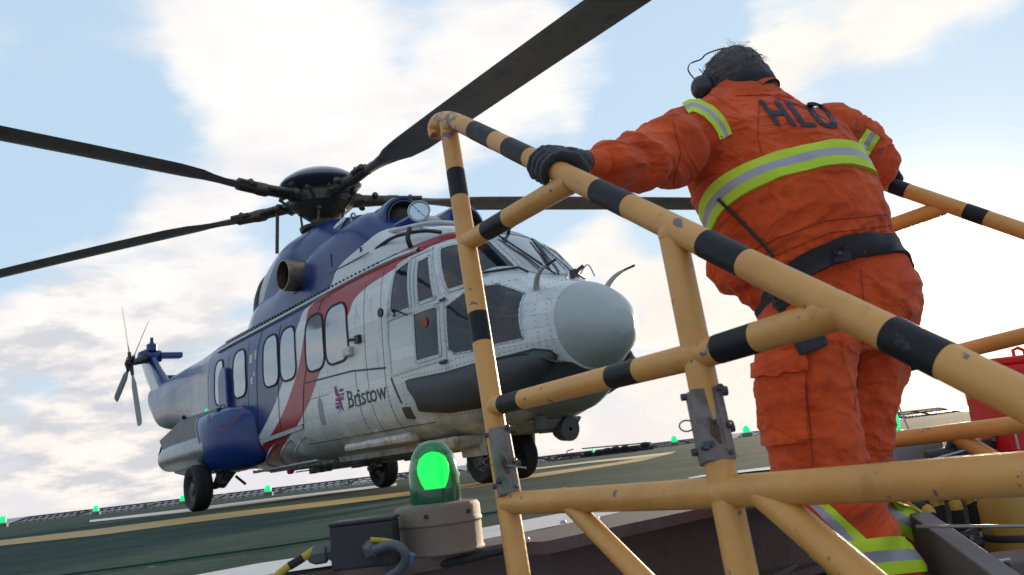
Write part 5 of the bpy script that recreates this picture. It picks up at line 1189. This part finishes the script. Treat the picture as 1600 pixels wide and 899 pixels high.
M_beam=mat('grey_beam_paint',(.13,.11,.115),.55,.1,.2,12.,.002,80.)
beam(at(1440,838,2.25),at(1585,950,1.75),.055,.13,M_beam,'stair_stringer','grey steel stair stringer sloping down at the lower right','stair stringer')
beam(at(1170,905,2.6),at(1262,862,3.1),.16,.02,M_beam,'floor_plate','dark grey plate low behind the yellow braces','plate')
e=empty('bracket',at(1505,846,2.35)); q=MB().box((0,0,0),(.10,.01,.045),Matrix.Rotation(-.25,3,'Y')); q.box((.13,0,.015),(.07,.01,.045),Matrix.Rotation(-.25,3,'Y')); q.build('plate',M_dark,e,smooth=False); q=MB()
for k in range(7): q.box((-.035+.028*k,-.007,-.006+.007*k+.002*(k>3)),(.010,.006,.014))
q.build('slot',M_beam,e,smooth=False); tag(e,'dark slotted steel bracket under the black hoses','bracket')
e=empty('toolbox',at(1590,888,2.0)); MB().box((.02,0,.0),(.16,.16,.06)).build('case',M_coam,e,smooth=False,bevel=.006); MB().tube([(-.11,-.05,.026),(-.04,-.05,.030)],.005,8).build('latch',M_white,e); tag(e,'brown steel case in the lower right corner','box')
# back wall of the recess
q=MB().box(at(1560,800,3.3)+Vector((.1,0,-.1)),(1.6,.03,.5)); tag(q.build('recess_panel',M_dark,smooth=False,bevel=.004),'dark steel panel behind the hoses at the lower right','panel')

# ------------------------------------------------------------------ pieces that stand apart become meshes of their own
def split_loose(o):
    me=o.data; n=len(me.vertices); par=list(range(n))
    def find(a):
        while par[a]!=a: par[a]=par[par[a]]; a=par[a]
        return a
    for e in me.edges:
        a,b=find(e.vertices[0]),find(e.vertices[1])
        if a!=b: par[a]=b
    comp={}
    for i in range(n): comp.setdefault(find(i),[]).append(i)
    box=[]
    for c,vs in comp.items():
        P_=[me.vertices[i].co for i in vs]; box.append([[min(p[k] for p in P_) for k in range(3)],[max(p[k] for p in P_) for k in range(3)],set([c])])
    ch=True
    while ch:
        ch=False
        for i in range(len(box)):
            for j in range(i+1,len(box)):
                if all(box[i][0][k]<=box[j][1][k]+.002 and box[j][0][k]<=box[i][1][k]+.002 for k in range(3)):
                    box[i]=[[min(box[i][0][k],box[j][0][k]) for k in range(3)],[max(box[i][1][k],box[j][1][k]) for k in range(3)],box[i][2]|box[j][2]]; box.pop(j); ch=True; break
            if ch: break
    if len(box)<2: return
    base=o.name.split('.')[0]
    for b in box[1:]:
        c=o.copy(); c.data=me.copy(); COL.objects.link(c); c.name=base
        bm=bmesh.new(); bm.from_mesh(c.data); bm.verts.ensure_lookup_table(); bmesh.ops.delete(bm,geom=[v for v in bm.verts if find(v.index) not in b[2]],context='VERTS'); bm.to_mesh(c.data); bm.free()
    keep=box[0][2]; bm=bmesh.new(); bm.from_mesh(me); bm.verts.ensure_lookup_table(); dl=[v for v in bm.verts if find(v.index) not in keep]; bmesh.ops.delete(bm,geom=dl,context='VERTS'); bm.to_mesh(me); bm.free()
for o in list(bpy.data.objects):
    if o.type=='MESH' and o.name.split('.')[0] in('weld','joint_bolt','hinge','landing_lamp','bolt','panel_seams','lock_wire','wiper','placard','belly_fairing','access_panel','cowling_seams','cowling_latch','stud','hinge_strip','screw','coaming'): split_loose(o)
